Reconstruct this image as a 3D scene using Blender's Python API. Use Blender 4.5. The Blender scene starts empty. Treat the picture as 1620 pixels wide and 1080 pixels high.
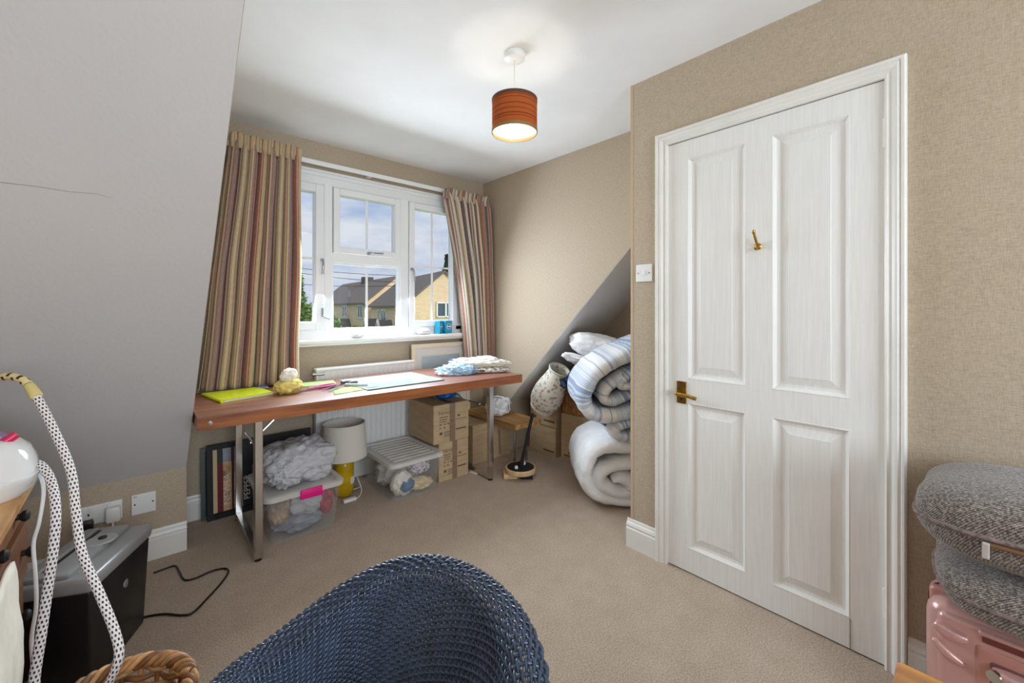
import bpy, bmesh, math, random
from mathutils import Vector, Matrix, noise
PI = math.pi
random.seed(7)
SC = bpy.context.scene
COL = SC.collection

# ------------------------------------------------------------------ camera
FPX, CX, HY, CAMH, YAW = 660.0, 810.0, 488.0, 1.21, math.radians(42.03)
SN, CS = math.sin(YAW), math.cos(YAW)
cam_data = bpy.data.cameras.new('camera')
cam_data.sensor_width = 36.0
cam_data.lens = FPX / 1620.0 * 36.0
cam_data.shift_y = -(540.0 - HY) / 1620.0
cam_data.clip_start = 0.02
cam_data.clip_end = 400
cam = bpy.data.objects.new('camera', cam_data)
COL.objects.link(cam)
cam.location = (0, 0, CAMH)
cam.rotation_euler = (PI / 2, 0, -YAW)
SC.camera = cam

# ------------------------------------------------------------------ view
SC.view_settings.view_transform = 'Standard'
SC.view_settings.look = 'None'
SC.view_settings.gamma = 1.0
SC.view_settings.use_curve_mapping = False
SC.view_settings.exposure = 0.2

def lin(c):
    return tuple(((v / 255.0) / 12.92 if v / 255.0 <= 0.04045 else ((v / 255.0 + 0.055) / 1.055) ** 2.4) for v in c[:3]) + (1.0,)

# ------------------------------------------------------------------ sky
W = bpy.data.worlds.new('sky')
SC.world = W
W.use_nodes = True
nt = W.node_tree
nt.nodes.clear()
o = nt.nodes.new('ShaderNodeOutputWorld')
bg = nt.nodes.new('ShaderNodeBackground')
tc = nt.nodes.new('ShaderNodeTexCoord')
mp = nt.nodes.new('ShaderNodeMapping')
mp.inputs['Scale'].default_value = (3.0, 3.0, 11.0)
nz = nt.nodes.new('ShaderNodeTexNoise')
nz.inputs['Scale'].default_value = 1.6
nz.inputs['Detail'].default_value = 7
nz.inputs['Roughness'].default_value = 0.55
cr = nt.nodes.new('ShaderNodeValToRGB')
cr.color_ramp.elements[0].position = 0.30
cr.color_ramp.elements[0].color = lin((172, 194, 232))
cr.color_ramp.elements[1].position = 0.60
cr.color_ramp.elements[1].color = lin((236, 240, 250))
nt.links.new(tc.outputs['Generated'], mp.inputs['Vector'])
nt.links.new(mp.outputs['Vector'], nz.inputs['Vector'])
nt.links.new(nz.outputs['Fac'], cr.inputs['Fac'])
nt.links.new(cr.outputs['Color'], bg.inputs['Color'])
bg.inputs['Strength'].default_value = 0.82
nt.links.new(bg.outputs['Background'], o.inputs['Surface'])

# ------------------------------------------------------------------ sun, daylight at the front window, added fill from the rear
def area(name, loc, rot, sx, sy, power, col, spread=PI):
    l = bpy.data.lights.new(name, 'AREA')
    l.shape = 'RECTANGLE'
    l.size, l.size_y, l.energy, l.color = sx, sy, power, col
    l.spread = spread
    ob = bpy.data.objects.new(name, l)
    ob.location, ob.rotation_euler = loc, rot
    COL.objects.link(ob)
    return ob
sun_d = bpy.data.lights.new('sun', 'SUN')
sun_d.energy = 3.2
sun_d.angle = math.radians(12)
sun_d.color = (1.0, 0.93, 0.82)
sun = bpy.data.objects.new('sun', sun_d)
sun.rotation_euler = Vector((-0.35, 0.75, -0.62)).to_track_quat('-Z', 'Y').to_euler()
COL.objects.link(sun)
area('daylight_front_window', (1.30, 2.91, 1.45), (-PI / 2 + .42, 0, 0), 1.0, 0.85, 36, (0.78, 0.89, 1.0), 3.0)
area('added_rear_fill', (0.35, -2.22, 1.45), (PI / 2 + .22, 0, 0), 1.9, 1.25, 60, (0.79, 0.90, 1.0))  # soft fill lamp added behind the viewpoint, at the made-up window opening

# ------------------------------------------------------------------ materials
MATS = {}
def _new(name):
    m = bpy.data.materials.new(name)
    m.use_nodes = True
    n = m.node_tree
    n.nodes.clear()
    out = n.nodes.new('ShaderNodeOutputMaterial')
    p = n.nodes.new('ShaderNodeBsdfPrincipled')
    n.links.new(p.outputs[0], out.inputs['Surface'])
    MATS[name] = m
    return m, n, p, out
def coord(n, kind='Object', scale=(1, 1, 1), rot=(0, 0, 0)):
    t = n.nodes.new('ShaderNodeTexCoord')
    mpp = n.nodes.new('ShaderNodeMapping')
    mpp.inputs['Scale'].default_value = scale
    mpp.inputs['Rotation'].default_value = rot
    n.links.new(t.outputs[kind], mpp.inputs['Vector'])
    return mpp.outputs['Vector']
def tnoise(n, vec, scale, detail=3, rough=0.5):
    t = n.nodes.new('ShaderNodeTexNoise')
    t.inputs['Scale'].default_value = scale
    t.inputs['Detail'].default_value = detail
    t.inputs['Roughness'].default_value = rough
    n.links.new(vec, t.inputs['Vector'])
    return t.outputs['Fac']
def ramp(n, fac, stops, interp='LINEAR'):
    r = n.nodes.new('ShaderNodeValToRGB')
    r.color_ramp.interpolation = interp
    els = r.color_ramp.elements
    while len(els) < len(stops):
        els.new(0.5)
    for e, (p, c) in zip(els, stops):
        e.position = p
        e.color = lin(c)
    n.links.new(fac, r.inputs['Fac'])
    return r.outputs['Color']
def math_n(n, op, a, b=None):
    m = n.nodes.new('ShaderNodeMath')
    m.operation = op
    for i, v in enumerate((a, b)):
        if v is None:
            continue
        if isinstance(v, (int, float)):
            m.inputs[i].default_value = v
        else:
            n.links.new(v, m.inputs[i])
    return m.outputs[0]
def mixc(n, fac, a, b, mode='MIX'):
    m = n.nodes.new('ShaderNodeMix')
    m.data_type = 'RGBA'
    m.blend_type = mode
    for sock, v in ((m.inputs[0], fac), (m.inputs[6], a), (m.inputs[7], b)):
        if isinstance(v, (int, float)):
            sock.default_value = v
        elif isinstance(v, tuple):
            sock.default_value = lin(v)
        else:
            n.links.new(v, sock)
    return m.outputs[2]
def bump(n, p, h, strength=0.3, dist=0.01):
    b = n.nodes.new('ShaderNodeBump')
    b.inputs['Strength'].default_value = strength
    b.inputs['Distance'].default_value = dist
    n.links.new(h, b.inputs['Height'])
    n.links.new(b.outputs['Normal'], p.inputs['Normal'])
def mat(name, col, rough=0.6, metal=0.0, var=0.0, vscale=12, bmp=0.0, bscale=120, bdist=0.004, stretch=(1, 1, 1), spec=None, trans=0.0, sheen=0.0, coat=0.0):
    m, n, p, out = _new(name)
    p.inputs['Base Color'].default_value = lin(col)
    p.inputs['Roughness'].default_value = rough
    p.inputs['Metallic'].default_value = metal
    if spec is not None:
        p.inputs['Specular IOR Level'].default_value = spec
    if sheen:
        p.inputs['Sheen Weight'].default_value = sheen
    if coat:
        p.inputs['Coat Weight'].default_value = coat
    v = coord(n, 'Object', stretch)
    if var:
        lo = tuple(max(0, c * (1 - var)) for c in col)
        hi = tuple(min(255, c * (1 + var)) for c in col)
        n.links.new(ramp(n, tnoise(n, v, vscale, 4), [(0.3, lo), (0.7, hi)]), p.inputs['Base Color'])
    if bmp:
        bump(n, p, tnoise(n, v, bscale, 3), bmp, bdist)
    return m
def wood(name, dark, light, axis=0, scale=6, rough=0.4, ring=9, coat=0.0):
    m, n, p, out = _new(name)
    st = [5.0, 5.0, 5.0]
    st[axis] = 0.5
    v = coord(n, 'Object', tuple(st))
    f = tnoise(n, v, scale, 5, 0.6)
    w = n.nodes.new('ShaderNodeTexWave')
    w.inputs['Scale'].default_value = ring * 0.15
    w.inputs['Distortion'].default_value = 5
    w.inputs['Detail'].default_value = 3
    w.bands_direction = ['Y', 'X', 'X'][axis]
    n.links.new(v, w.inputs['Vector'])
    f2 = math_n(n, 'ADD', math_n(n, 'MULTIPLY', f, 0.88), math_n(n, 'MULTIPLY', w.outputs['Fac'], 0.12))
    n.links.new(ramp(n, f2, [(0.3, dark), (0.68, light)]), p.inputs['Base Color'])
    p.inputs['Roughness'].default_value = rough
    if coat:
        p.inputs['Coat Weight'].default_value = coat
        p.inputs['Coat Roughness'].default_value = 0.42
    bump(n, p, f, 0.06, 0.002)
    return m
def wallpaper(name, a, b):
    m, n, p, out = _new(name)
    v1 = coord(n, 'Object', (60, 60, 420))
    v2 = coord(n, 'Object', (420, 420, 60))
    f = math_n(n, 'ADD', math_n(n, 'MULTIPLY', tnoise(n, v1, 1.0, 2), 0.5), math_n(n, 'MULTIPLY', tnoise(n, v2, 1.0, 2), 0.5))
    c = ramp(n, f, [(0.34, a), (0.66, b)])
    big = tnoise(n, coord(n), 1.7, 3)
    c2 = mixc(n, 0.10, c, ramp(n, big, [(0.3, a), (0.7, b)]))
    n.links.new(c2, p.inputs['Base Color'])
    p.inputs['Roughness'].default_value = 0.8
    bump(n, p, f, 0.35, 0.003)
    return m
def carpet():
    m, n, p, out = _new('carpet')
    v = coord(n)
    f = tnoise(n, v, 170, 4, 0.7)
    g = tnoise(n, v, 9, 4, 0.6)
    c = ramp(n, f, [(0.28, (140, 112, 86)), (0.5, (212, 186, 158)), (0.72, (250, 234, 216))])
    c2 = mixc(n, 0.25, c, ramp(n, g, [(0.3, (180, 154, 128)), (0.7, (230, 210, 190))]))
    n.links.new(c2, p.inputs['Base Color'])
    p.inputs['Roughness'].default_value = 0.95
    p.inputs['Sheen Weight'].default_value = 0.25
    bump(n, p, f, 0.9, 0.012)
    return m
def emis(name, col, s):
    m, n, p, out = _new(name)
    p.inputs['Base Color'].default_value = lin(col)
    p.inputs['Emission Color'].default_value = lin(col)
    p.inputs['Emission Strength'].default_value = s
    return m
def frosted_bulb():
    m, n, p, out = _new('lit_bulb')
    e = n.nodes.new('ShaderNodeEmission')
    e.inputs['Color'].default_value = lin((255, 240, 214))
    e.inputs['Strength'].default_value = 1.6
    t = n.nodes.new('ShaderNodeBsdfTransparent')
    a = n.nodes.new('ShaderNodeAddShader')
    n.links.new(e.outputs[0], a.inputs[0])
    n.links.new(t.outputs[0], a.inputs[1])
    n.links.new(a.outputs[0], out.inputs['Surface'])
    return m
def clear(name, tint, opac, rough=0.15, bmp=0.0):
    """see-through sheet: a share of light passes straight through, the rest is milky plastic or glass"""
    m, n, p, out = _new(name)
    p.inputs['Base Color'].default_value = lin(tint)
    p.inputs['Roughness'].default_value = rough
    t = n.nodes.new('ShaderNodeBsdfTransparent')
    mx = n.nodes.new('ShaderNodeMixShader')
    mx.inputs[0].default_value = opac
    n.links.new(t.outputs[0], mx.inputs[1])
    n.links.new(p.outputs[0], mx.inputs[2])
    n.links.new(mx.outputs[0], out.inputs['Surface'])
    if bmp:
        bump(n, p, tnoise(n, coord(n), 40, 3), bmp, 0.01)
    return m
def glass():
    m, n, p, out = _new('pane_glass')
    g = n.nodes.new('ShaderNodeBsdfGlossy')
    g.inputs['Roughness'].default_value = 0.02
    t = n.nodes.new('ShaderNodeBsdfTransparent')
    t.inputs['Color'].default_value = (0.97, 0.98, 0.98, 1)
    mx = n.nodes.new('ShaderNodeMixShader')
    mx.inputs[0].default_value = 0.035
    n.links.new(t.outputs[0], mx.inputs[1])
    n.links.new(g.outputs[0], mx.inputs[2])
    n.links.new(mx.outputs[0], out.inputs['Surface'])
    return m
def stripes(name, cols, repeat, seed, rough=0.85, trans=0.0, use='U', n_st=26):
    m, n, p, out = _new(name)
    rnd = random.Random(seed)
    t = n.nodes.new('ShaderNodeTexCoord')
    sp = n.nodes.new('ShaderNodeSeparateXYZ')
    n.links.new(t.outputs['UV'], sp.inputs[0])
    f = math_n(n, 'FRACT', math_n(n, 'MULTIPLY', sp.outputs[0 if use == 'U' else 1], repeat))
    pos, stops = 0.0, []
    ws = [rnd.choice((0.4, 0.7, 1.0, 1.8)) for _ in range(n_st)]
    for i in range(n_st):
        stops.append((pos / sum(ws), cols[rnd.randrange(len(cols))] if i else cols[0]))
        pos += ws[i]
    c = ramp(n, f, stops, 'CONSTANT')
    wv = tnoise(n, coord(n, 'UV', (900, 60, 1)), 1.0, 2)
    c2 = mixc(n, 0.16, c, ramp(n, wv, [(0.35, (90, 70, 60)), (0.65, (240, 225, 200))]))
    n.links.new(c2, p.inputs['Base Color'])
    p.inputs['Roughness'].default_value = rough
    p.inputs['Sheen Weight'].default_value = 0.2
    bump(n, p, wv, 0.15, 0.002)
    if trans:
        tr = n.nodes.new('ShaderNodeBsdfTranslucent')
        n.links.new(c2, tr.inputs['Color'])
        mx = n.nodes.new('ShaderNodeMixShader')
        mx.inputs[0].default_value = trans
        n.links.new(p.outputs[0], mx.inputs[1])
        n.links.new(tr.outputs[0], mx.inputs[2])
        n.links.new(mx.outputs[0], out.inputs['Surface'])
    return m
def dotted(name, base, dot, nu, nv):
    """braided hose cover: rows of dark stitches, staggered (UV: u round, v along in metres)"""
    m, n, p, out = _new(name)
    t = n.nodes.new('ShaderNodeTexCoord')
    sp = n.nodes.new('ShaderNodeSeparateXYZ')
    n.links.new(t.outputs['UV'], sp.inputs[0])
    v = math_n(n, 'MULTIPLY', sp.outputs[1], nv)
    row = math_n(n, 'FLOOR', v)
    u = math_n(n, 'ADD', math_n(n, 'MULTIPLY', sp.outputs[0], nu), math_n(n, 'MULTIPLY', row, 0.5))
    du = math_n(n, 'ABSOLUTE', math_n(n, 'SUBTRACT', math_n(n, 'FRACT', u), 0.5))
    dv = math_n(n, 'ABSOLUTE', math_n(n, 'SUBTRACT', math_n(n, 'FRACT', v), 0.5))
    a = math_n(n, 'LESS_THAN', du, 0.24)
    b = math_n(n, 'LESS_THAN', dv, 0.27)
    c = mixc(n, math_n(n, 'MULTIPLY', a, b), base, dot)
    n.links.new(c, p.inputs['Base Color'])
    p.inputs['Roughness'].default_value = 0.7
    return m
def tweed():
    m, n, p, out = _new('tweed')
    v = coord(n)
    w = n.nodes.new('ShaderNodeTexWave')
    w.wave_type = 'BANDS'
    w.bands_direction = 'DIAGONAL'
    w.inputs['Scale'].default_value = 90
    w.inputs['Distortion'].default_value = 2.5
    w.inputs['Detail'].default_value = 2
    w.inputs['Detail Scale'].default_value = 3
    n.links.new(v, w.inputs['Vector'])
    f = tnoise(n, v, 170, 3, 0.7)
    s = math_n(n, 'ADD', math_n(n, 'MULTIPLY', w.outputs['Fac'], 0.17), math_n(n, 'MULTIPLY', f, 0.83))
    c = ramp(n, s, [(0.36, (62, 54, 50)), (0.5, (112, 102, 95)), (0.64, (168, 158, 150))])
    n.links.new(c, p.inputs['Base Color'])
    p.inputs['Roughness'].default_value = 0.95
    p.inputs['Sheen Weight'].default_value = 0.3
    bump(n, p, s, 0.5, 0.004)
    return m
def floral(name, base, spots):
    m, n, p, out = _new(name)
    v = coord(n, 'Object')
    vo = n.nodes.new('ShaderNodeTexVoronoi')
    vo.inputs['Scale'].default_value = 34
    n.links.new(v, vo.inputs['Vector'])
    k = ramp(n, math_n(n, 'FRACT', math_n(n, 'MULTIPLY', tnoise(n, v, 14, 1), 5.0)), [(i / len(spots), c) for i, c in enumerate(spots)], 'CONSTANT')
    d = math_n(n, 'ADD', vo.outputs['Distance'], math_n(n, 'MULTIPLY', tnoise(n, v, 90, 2), 0.5))
    f = math_n(n, 'LESS_THAN', d, 0.66)
    n.links.new(mixc(n, math_n(n, 'MULTIPLY', f, 0.8), base, k), p.inputs['Base Color'])
    p.inputs['Roughness'].default_value = 0.8
    return m
def banded(name, base, dark, zs):
    """lamp shade skin: orange with darker threads round it, glows with the bulb inside"""
    m, n, p, out = _new(name)
    t = n.nodes.new('ShaderNodeTexCoord')
    sp = n.nodes.new('ShaderNodeSeparateXYZ')
    n.links.new(t.outputs['UV'], sp.inputs[0])
    v = sp.outputs[1]
    f = None
    for z, w in zs:
        a = math_n(n, 'LESS_THAN', math_n(n, 'ABSOLUTE', math_n(n, 'SUBTRACT', v, z)), w)
        f = a if f is None else math_n(n, 'MAXIMUM', f, a)
    fine = tnoise(n, coord(n, 'UV', (3, 160, 1)), 1.0, 2)
    c = mixc(n, f, ramp(n, fine, [(0.3, tuple(x * 0.85 for x in base)), (0.7, base)]), dark)
    n.links.new(c, p.inputs['Base Color'])
    p.inputs['Roughness'].default_value = 0.8
    tr = n.nodes.new('ShaderNodeBsdfTranslucent')
    n.links.new(c, tr.inputs['Color'])
    mx = n.nodes.new('ShaderNodeMixShader')
    mx.inputs[0].default_value = 0.5
    n.links.new(p.outputs[0], mx.inputs[1])
    n.links.new(tr.outputs[0], mx.inputs[2])
    n.links.new(mx.outputs[0], out.inputs['Surface'])
    return m
def bricks(name, a, b, mortar, scale):
    m, n, p, out = _new(name)
    br = n.nodes.new('ShaderNodeTexBrick')
    br.inputs['Color1'].default_value = lin(a)
    br.inputs['Color2'].default_value = lin(b)
    br.inputs['Mortar'].default_value = lin(mortar)
    br.inputs['Scale'].default_value = scale
    br.inputs['Mortar Size'].default_value = 0.012
    n.links.new(coord(n, 'UV'), br.inputs['Vector'])
    n.links.new(br.outputs['Color'], p.inputs['Base Color'])
    p.inputs['Roughness'].default_value = 0.9
    return m

WALLP = wallpaper('linen_wallpaper', (170, 152, 129), (200, 184, 162))
PAINT = mat('white_emulsion', (243, 243, 243), 0.85, var=0.015, vscale=3, bmp=0.12, bscale=60)
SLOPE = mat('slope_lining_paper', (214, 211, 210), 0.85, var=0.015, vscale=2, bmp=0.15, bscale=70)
GLOSS = mat('white_gloss_paint', (238, 236, 230), 0.35, var=0.02, vscale=6)
DOORP = mat('brushed_white_door_paint', (240, 239, 235), 0.4, var=0.018, vscale=5, bmp=0.15, bscale=14, bdist=0.002, stretch=(30, 30, 1.2))
UPVC = mat('white_upvc', (240, 241, 242), 0.3)
PLASTIC = mat('white_plastic', (240, 240, 238), 0.3)
CARPET = carpet()
CHROME = mat('chrome', (205, 203, 200), 0.22, 1.0, var=0.05, vscale=8)
BRASS = mat('brass', (178, 140, 70), 0.3, 1.0, var=0.15, vscale=60)
BLACKP = mat('black_plastic', (20, 20, 22), 0.35)
BLACKM = mat('black_matt', (24, 23, 24), 0.6)
STEEL = mat('handle_steel', (170, 172, 178), 0.25, 1.0)
TEAK = wood('teak_veneer', (108, 60, 42), (158, 98, 72), 0, 5, 0.42, coat=0.8)
TEAKE = wood('teak_edge', (120, 62, 28), (176, 104, 54), 0, 7, 0.35)
PINE = wood('honey_pine', (184, 130, 74), (226, 178, 116), 1, 5, 0.42)
PINED = wood('aged_pine_drawer', (96, 56, 32), (140, 90, 54), 1, 6, 0.5)
OAK = wood('bench_oak', (158, 112, 62), (206, 162, 104), 1, 6, 0.5)
AMBER = wood('varnished_amber_wood', (150, 86, 24), (214, 146, 58), 1, 4, 0.25, coat=0.6)
PALEW = wood('pale_birch', (206, 164, 112), (240, 208, 164), 0, 6, 0.5)
CARD = mat('cardboard', (194, 168, 132), 0.85, var=0.05, vscale=9, bmp=0.15, bscale=40, stretch=(1, 1, 6))
CARDD = mat('cardboard_inner', (150, 116, 80), 0.9, var=0.06, vscale=9)
INK = mat('box_print', (104, 88, 70), 0.8)
TAPE = clear('packing_tape', (168, 140, 112), 0.55, 0.12)
GLASS = glass()
CLEARP = clear('clear_storage_plastic', (226, 230, 234), 0.17, 0.15)
LIDP = clear('milky_lid_plastic', (232, 230, 224), 0.72, 0.3)
BAGP = clear('thin_carrier_bag', (232, 232, 236), 0.62, 0.25, 0.6)
PINK = mat('magenta_plastic', (236, 16, 134), 0.4)
NYLON = mat('lamp_cord_white', (236, 234, 228), 0.6)
WHITEC = mat('white_cotton', (238, 237, 238), 0.9, var=0.03, vscale=12, bmp=0.5, bscale=14, bdist=0.02, sheen=0.2)
CREAMC = mat('cream_cotton', (236, 230, 214), 0.9, var=0.05, vscale=14, bmp=0.4, bscale=30)
BLUEC = mat('pale_blue_gauze', (178, 206, 236), 0.9, var=0.16, vscale=26, bmp=0.5, bscale=60)
PATC = floral('patterned_cotton', (228, 220, 208), [(70, 40, 44), (30, 30, 36), (150, 90, 90), (226, 216, 204)])
TWEED = tweed()
ROSE = mat('rose_gold_shell', (212, 166, 160), 0.26, 0.35, bmp=0.12, bscale=400)
ROSED = mat('rose_gold_trim', (200, 142, 132), 0.4, 0.2)
WEAVE = mat('blue_loom_paint', (52, 66, 88), 0.30, var=0.15, vscale=30, coat=0.3)
WICK = mat('willow', (166, 118, 72), 0.5, var=0.28, vscale=26)
WICKD = mat('pale_willow', (190, 140, 92), 0.55, var=0.2, vscale=26)
SILVER = mat('silver_plastic', (168, 168, 168), 0.34, 0.35, var=0.03)
HOSE = dotted('braided_hose_cover', (238, 234, 230), (66, 24, 44), 4, 95)
CURT = stripes('striped_curtain_linen', [(228, 204, 164), (194, 126, 96), (150, 132, 128), (214, 190, 148), (178, 100, 86), (232, 218, 190), (164, 124, 108), (212, 154, 114), (128, 120, 124), (204, 176, 130), (196, 170, 128)], 6.0, 5, trans=0.2, n_st=30)
CURTR = stripes('striped_curtain_linen_b', [(228, 212, 186), (188, 128, 100), (150, 136, 132), (216, 194, 154), (226, 214, 194), (206, 178, 138), (172, 104, 88), (228, 218, 200), (136, 124, 124), (200, 150, 116)], 4.5, 21, trans=0.24, n_st=30)
DUVET = stripes('blue_striped_duvet', [(236, 236, 238), (228, 230, 234), (156, 178, 208), (238, 236, 234), (190, 204, 222), (230, 226, 224), (128, 152, 190), (216, 220, 228)], 2.4, 4, n_st=30)
FLORAL = floral('floral_shade_fabric', (240, 234, 220), [(196, 96, 110), (110, 140, 104), (240, 234, 220), (214, 150, 140), (138, 160, 128)])
FOLDER = mat('yellow_folder_plastic', (214, 226, 20), 0.3)
PAPER = mat('white_paper', (238, 236, 228), 0.8)
TISSUE = mat('crumpled_tissue', (246, 247, 248), 0.9)
TEAL = mat('teal_card', (26, 146, 182), 0.5, var=0.1, vscale=30)
GREENP = mat('green_pattern_paper', (168, 198, 124), 0.9, var=0.12, vscale=60)
MUSTARD = mat('mustard_glaze', (206, 166, 18), 0.2, var=0.1, vscale=12)
SHADEW = mat('ivory_lampshade', (226, 220, 210), 0.8)
BLUEB = mat('blue_bag_plastic', (20, 98, 172), 0.35)
NAVY = mat('navy_nylon', (54, 82, 118), 0.5, var=0.1, vscale=30)

# ------------------------------------------------------------------ mesh helpers
def link(o, parent=None, inv=None):
    COL.objects.link(o)
    if parent is not None:
        o.parent = parent
        o.matrix_parent_inverse = parent.matrix_basis.inverted()
    return o
def tag(o, label=None, cat=None, group=None, kind=None):
    if label: o['label'] = label
    if cat: o['category'] = cat
    if group: o['group'] = group
    if kind: o['kind'] = kind
    return o
def thing(name, loc, label, cat, group=None, kind=None):
    e = bpy.data.objects.new(name, None)
    e.empty_display_size = 0.05
    e.location = loc
    COL.objects.link(e)
    return tag(e, label, cat, group, kind)
class MB:
    def __init__(s):
        s.v, s.f, s.uv, s.M = [], [], [], None
    def add(s, vs, fs, uvs=None):
        b = len(s.v)
        if s.M is not None:
            vs = [s.M @ Vector(v) for v in vs]
        s.v += [tuple(v) for v in vs]
        s.f += [tuple(i + b for i in f) for f in fs]
        s.uv += uvs if uvs else [(0.0, 0.0)] * len(vs)
        return s
    def box(s, x0, y0, z0, x1, y1, z1, bev=0.0, seg=2):
        if bev <= 0:
            vs = [(x, y, z) for x in (x0, x1) for y in (y0, y1) for z in (z0, z1)]
            return s.add(vs, [(0, 1, 3, 2), (4, 6, 7, 5), (0, 4, 5, 1), (2, 3, 7, 6), (0, 2, 6, 4), (1, 5, 7, 3)])
        bm = bmesh.new()
        bmesh.ops.create_cube(bm, size=1.0)
        for v in bm.verts:
            v.co = Vector(((x0 + x1) / 2 + v.co.x * (x1 - x0), (y0 + y1) / 2 + v.co.y * (y1 - y0), (z0 + z1) / 2 + v.co.z * (z1 - z0)))
        bmesh.ops.bevel(bm, geom=list(bm.edges), offset=bev, segments=seg, affect='EDGES', profile=0.5)
        return s.addbm(bm)
    def addbm(s, bm):
        bm.verts.index_update()
        vs = [v.co.copy() for v in bm.verts]
        fs = [tuple(v.index for v in f.verts) for f in bm.faces]
        bm.free()
        return s.add(vs, fs)
    def tube(s, pts, r, n=10, closed=False, cap=True):
        pts = [Vector(p) for p in pts]
        N = len(pts)
        rs = r if isinstance(r, (list, tuple)) else [r] * N
        up = None
        vs, uvs, L = [], [], 0.0
        for i, p in enumerate(pts):
            a = pts[(i - 1) % N] if (closed or i) else p
            b = pts[(i + 1) % N] if (closed or i < N - 1) else p
            t = (b - a).normalized()
            if up is None:
                up = t.orthogonal().normalized()
            up = (up - t * up.dot(t))
            up = up.normalized() if up.length > 1e-6 else t.orthogonal().normalized()
            w = t.cross(up)
            if i: L += (p - pts[i - 1]).length
            for k in range(n):
                an = 2 * PI * k / n
                vs.append(p + (up * math.cos(an) + w * math.sin(an)) * rs[i])
                uvs.append((2.0 * abs(k / n - 0.5), L))
        fs = []
        for i in range(N if closed else N - 1):
            j = (i + 1) % N
            for k in range(n):
                k2 = (k + 1) % n
                fs.append((i * n + k, i * n + k2, j * n + k2, j * n + k))
        if cap and not closed:
            fs.append(tuple(range(n - 1, -1, -1)))
            fs.append(tuple((N - 1) * n + k for k in range(n)))
        return s.add(vs, fs, uvs)
    def lathe(s, prof, c=(0, 0, 0), n=32, axis=None, cap=False, wob=None):
        c = Vector(c)
        R = Vector((0, 0, 1)).rotation_difference(Vector(axis).normalized()).to_matrix() if axis else None
        vs, uvs = [], []
        zs = [z for _, z in prof]
        z0, z1 = min(zs), max(zs)
        for (r, z) in prof:
            for k in range(n):
                a = 2 * PI * k / n
                rr = r * (1 + (wob(a, z) if wob else 0))
                q = Vector((rr * math.cos(a), rr * math.sin(a), z))
                if R: q = R @ q
                vs.append(c + q)
                uvs.append((k / n, (z - z0) / max(1e-6, z1 - z0)))
        fs = []
        for i in range(len(prof) - 1):
            for k in range(n):
                k2 = (k + 1) % n
                fs.append((i * n + k, i * n + k2, (i + 1) * n + k2, (i + 1) * n + k))
        if cap:
            fs.append(tuple(range(n - 1, -1, -1)))
            fs.append(tuple((len(prof) - 1) * n + k for k in range(n)))
        return s.add(vs, fs, uvs)
    def prism(s, poly, a0, a1, plane='YZ'):
        def pt(u, v, a):
            return {'YZ': (a, u, v), 'XZ': (u, a, v), 'XY': (u, v, a)}[plane]
        n = len(poly)
        vs = [pt(u, v, a0) for u, v in poly] + [pt(u, v, a1) for u, v in poly]
        fs = [tuple(range(n)), tuple(range(2 * n - 1, n - 1, -1))]
        fs += [(i, i + n, (i + 1) % n + n, (i + 1) % n) for i in range(n)]
        return s.add(vs, fs)
    def grid(s, fn, nu, nv):
        vs, uvs = [], []
        for j in range(nv + 1):
            for i in range(nu + 1):
                vs.append(fn(i / nu, j / nv))
                uvs.append((i / nu, j / nv))
        fs = [(j * (nu + 1) + i, j * (nu + 1) + i + 1, (j + 1) * (nu + 1) + i + 1, (j + 1) * (nu + 1) + i) for j in range(nv) for i in range(nu)]
        return s.add(vs, fs, uvs)
    def build(s, name, m, parent=None, smooth=False, solid=0.0, fixn=True):
        me = bpy.data.meshes.new(name)
        me.from_pydata(s.v, [], s.f)
        ul = me.uv_layers.new(name='UVMap')
        for lp in me.loops:
            ul.data[lp.index].uv = s.uv[lp.vertex_index]
        if fixn:
            bm = bmesh.new()
            bm.from_mesh(me)
            bmesh.ops.recalc_face_normals(bm, faces=list(bm.faces))
            bm.to_mesh(me)
            bm.free()
        me.materials.append(m)
        ob = bpy.data.objects.new(name, me)
        if smooth:
            me.polygons.foreach_set('use_smooth', [True] * len(me.polygons))
            if smooth != 'full':
                try:
                    me.set_sharp_from_angle(angle=math.radians(42))
                except Exception:
                    pass
        if solid:
            md = ob.modifiers.new('thickness', 'SOLIDIFY')
            md.thickness = solid
            md.offset = 0
        return link(ob, parent)
def struct(name, mb, m, parent=None, smooth=False):
    ob = mb.build(name, m, parent, smooth)
    if parent is None:
        ob['kind'] = 'structure'
    return ob
def sharpen_box(p):
    return p
def sweep_profile(prof, pts, nrm):
    """prof: (out, z) outline; extruded from pts[0] to pts[1], out measured along nrm"""
    mb = MB()
    nrm = Vector(nrm)
    n = len(prof)
    vs = []
    for p in pts:
        for (a, z) in prof:
            vs.append(Vector(p) + nrm * a + Vector((0, 0, z)))
    fs = [tuple(range(n)), tuple(range(2 * n - 1, n - 1, -1))] + [(i, (i + 1) % n, (i + 1) % n + n, i + n) for i in range(n)]
    return mb.add(vs, fs)
SK = [(0, 0), (0.018, 0), (0.018, 0.095), (0.0145, 0.098), (0.014, 0.104), (0.0165, 0.110), (0.012, 0.122), (0.007, 0.126), (0.0065, 0.131), (0.004, 0.139), (0, 0.140)]
def catmull(pts, sub=8):
    P = [Vector(p) for p in pts]
    P = [P[0] * 2 - P[1]] + P + [P[-1] * 2 - P[-2]]
    out = []
    for i in range(1, len(P) - 2):
        a, b, c, d = P[i - 1:i + 3]
        for k in range(sub):
            t = k / sub
            out.append(0.5 * ((2 * b) + (c - a) * t + (2 * a - 5 * b + 4 * c - d) * t * t + (3 * b - a - 3 * c + d) * t ** 3))
    out.append(P[-2])
    return out
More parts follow.
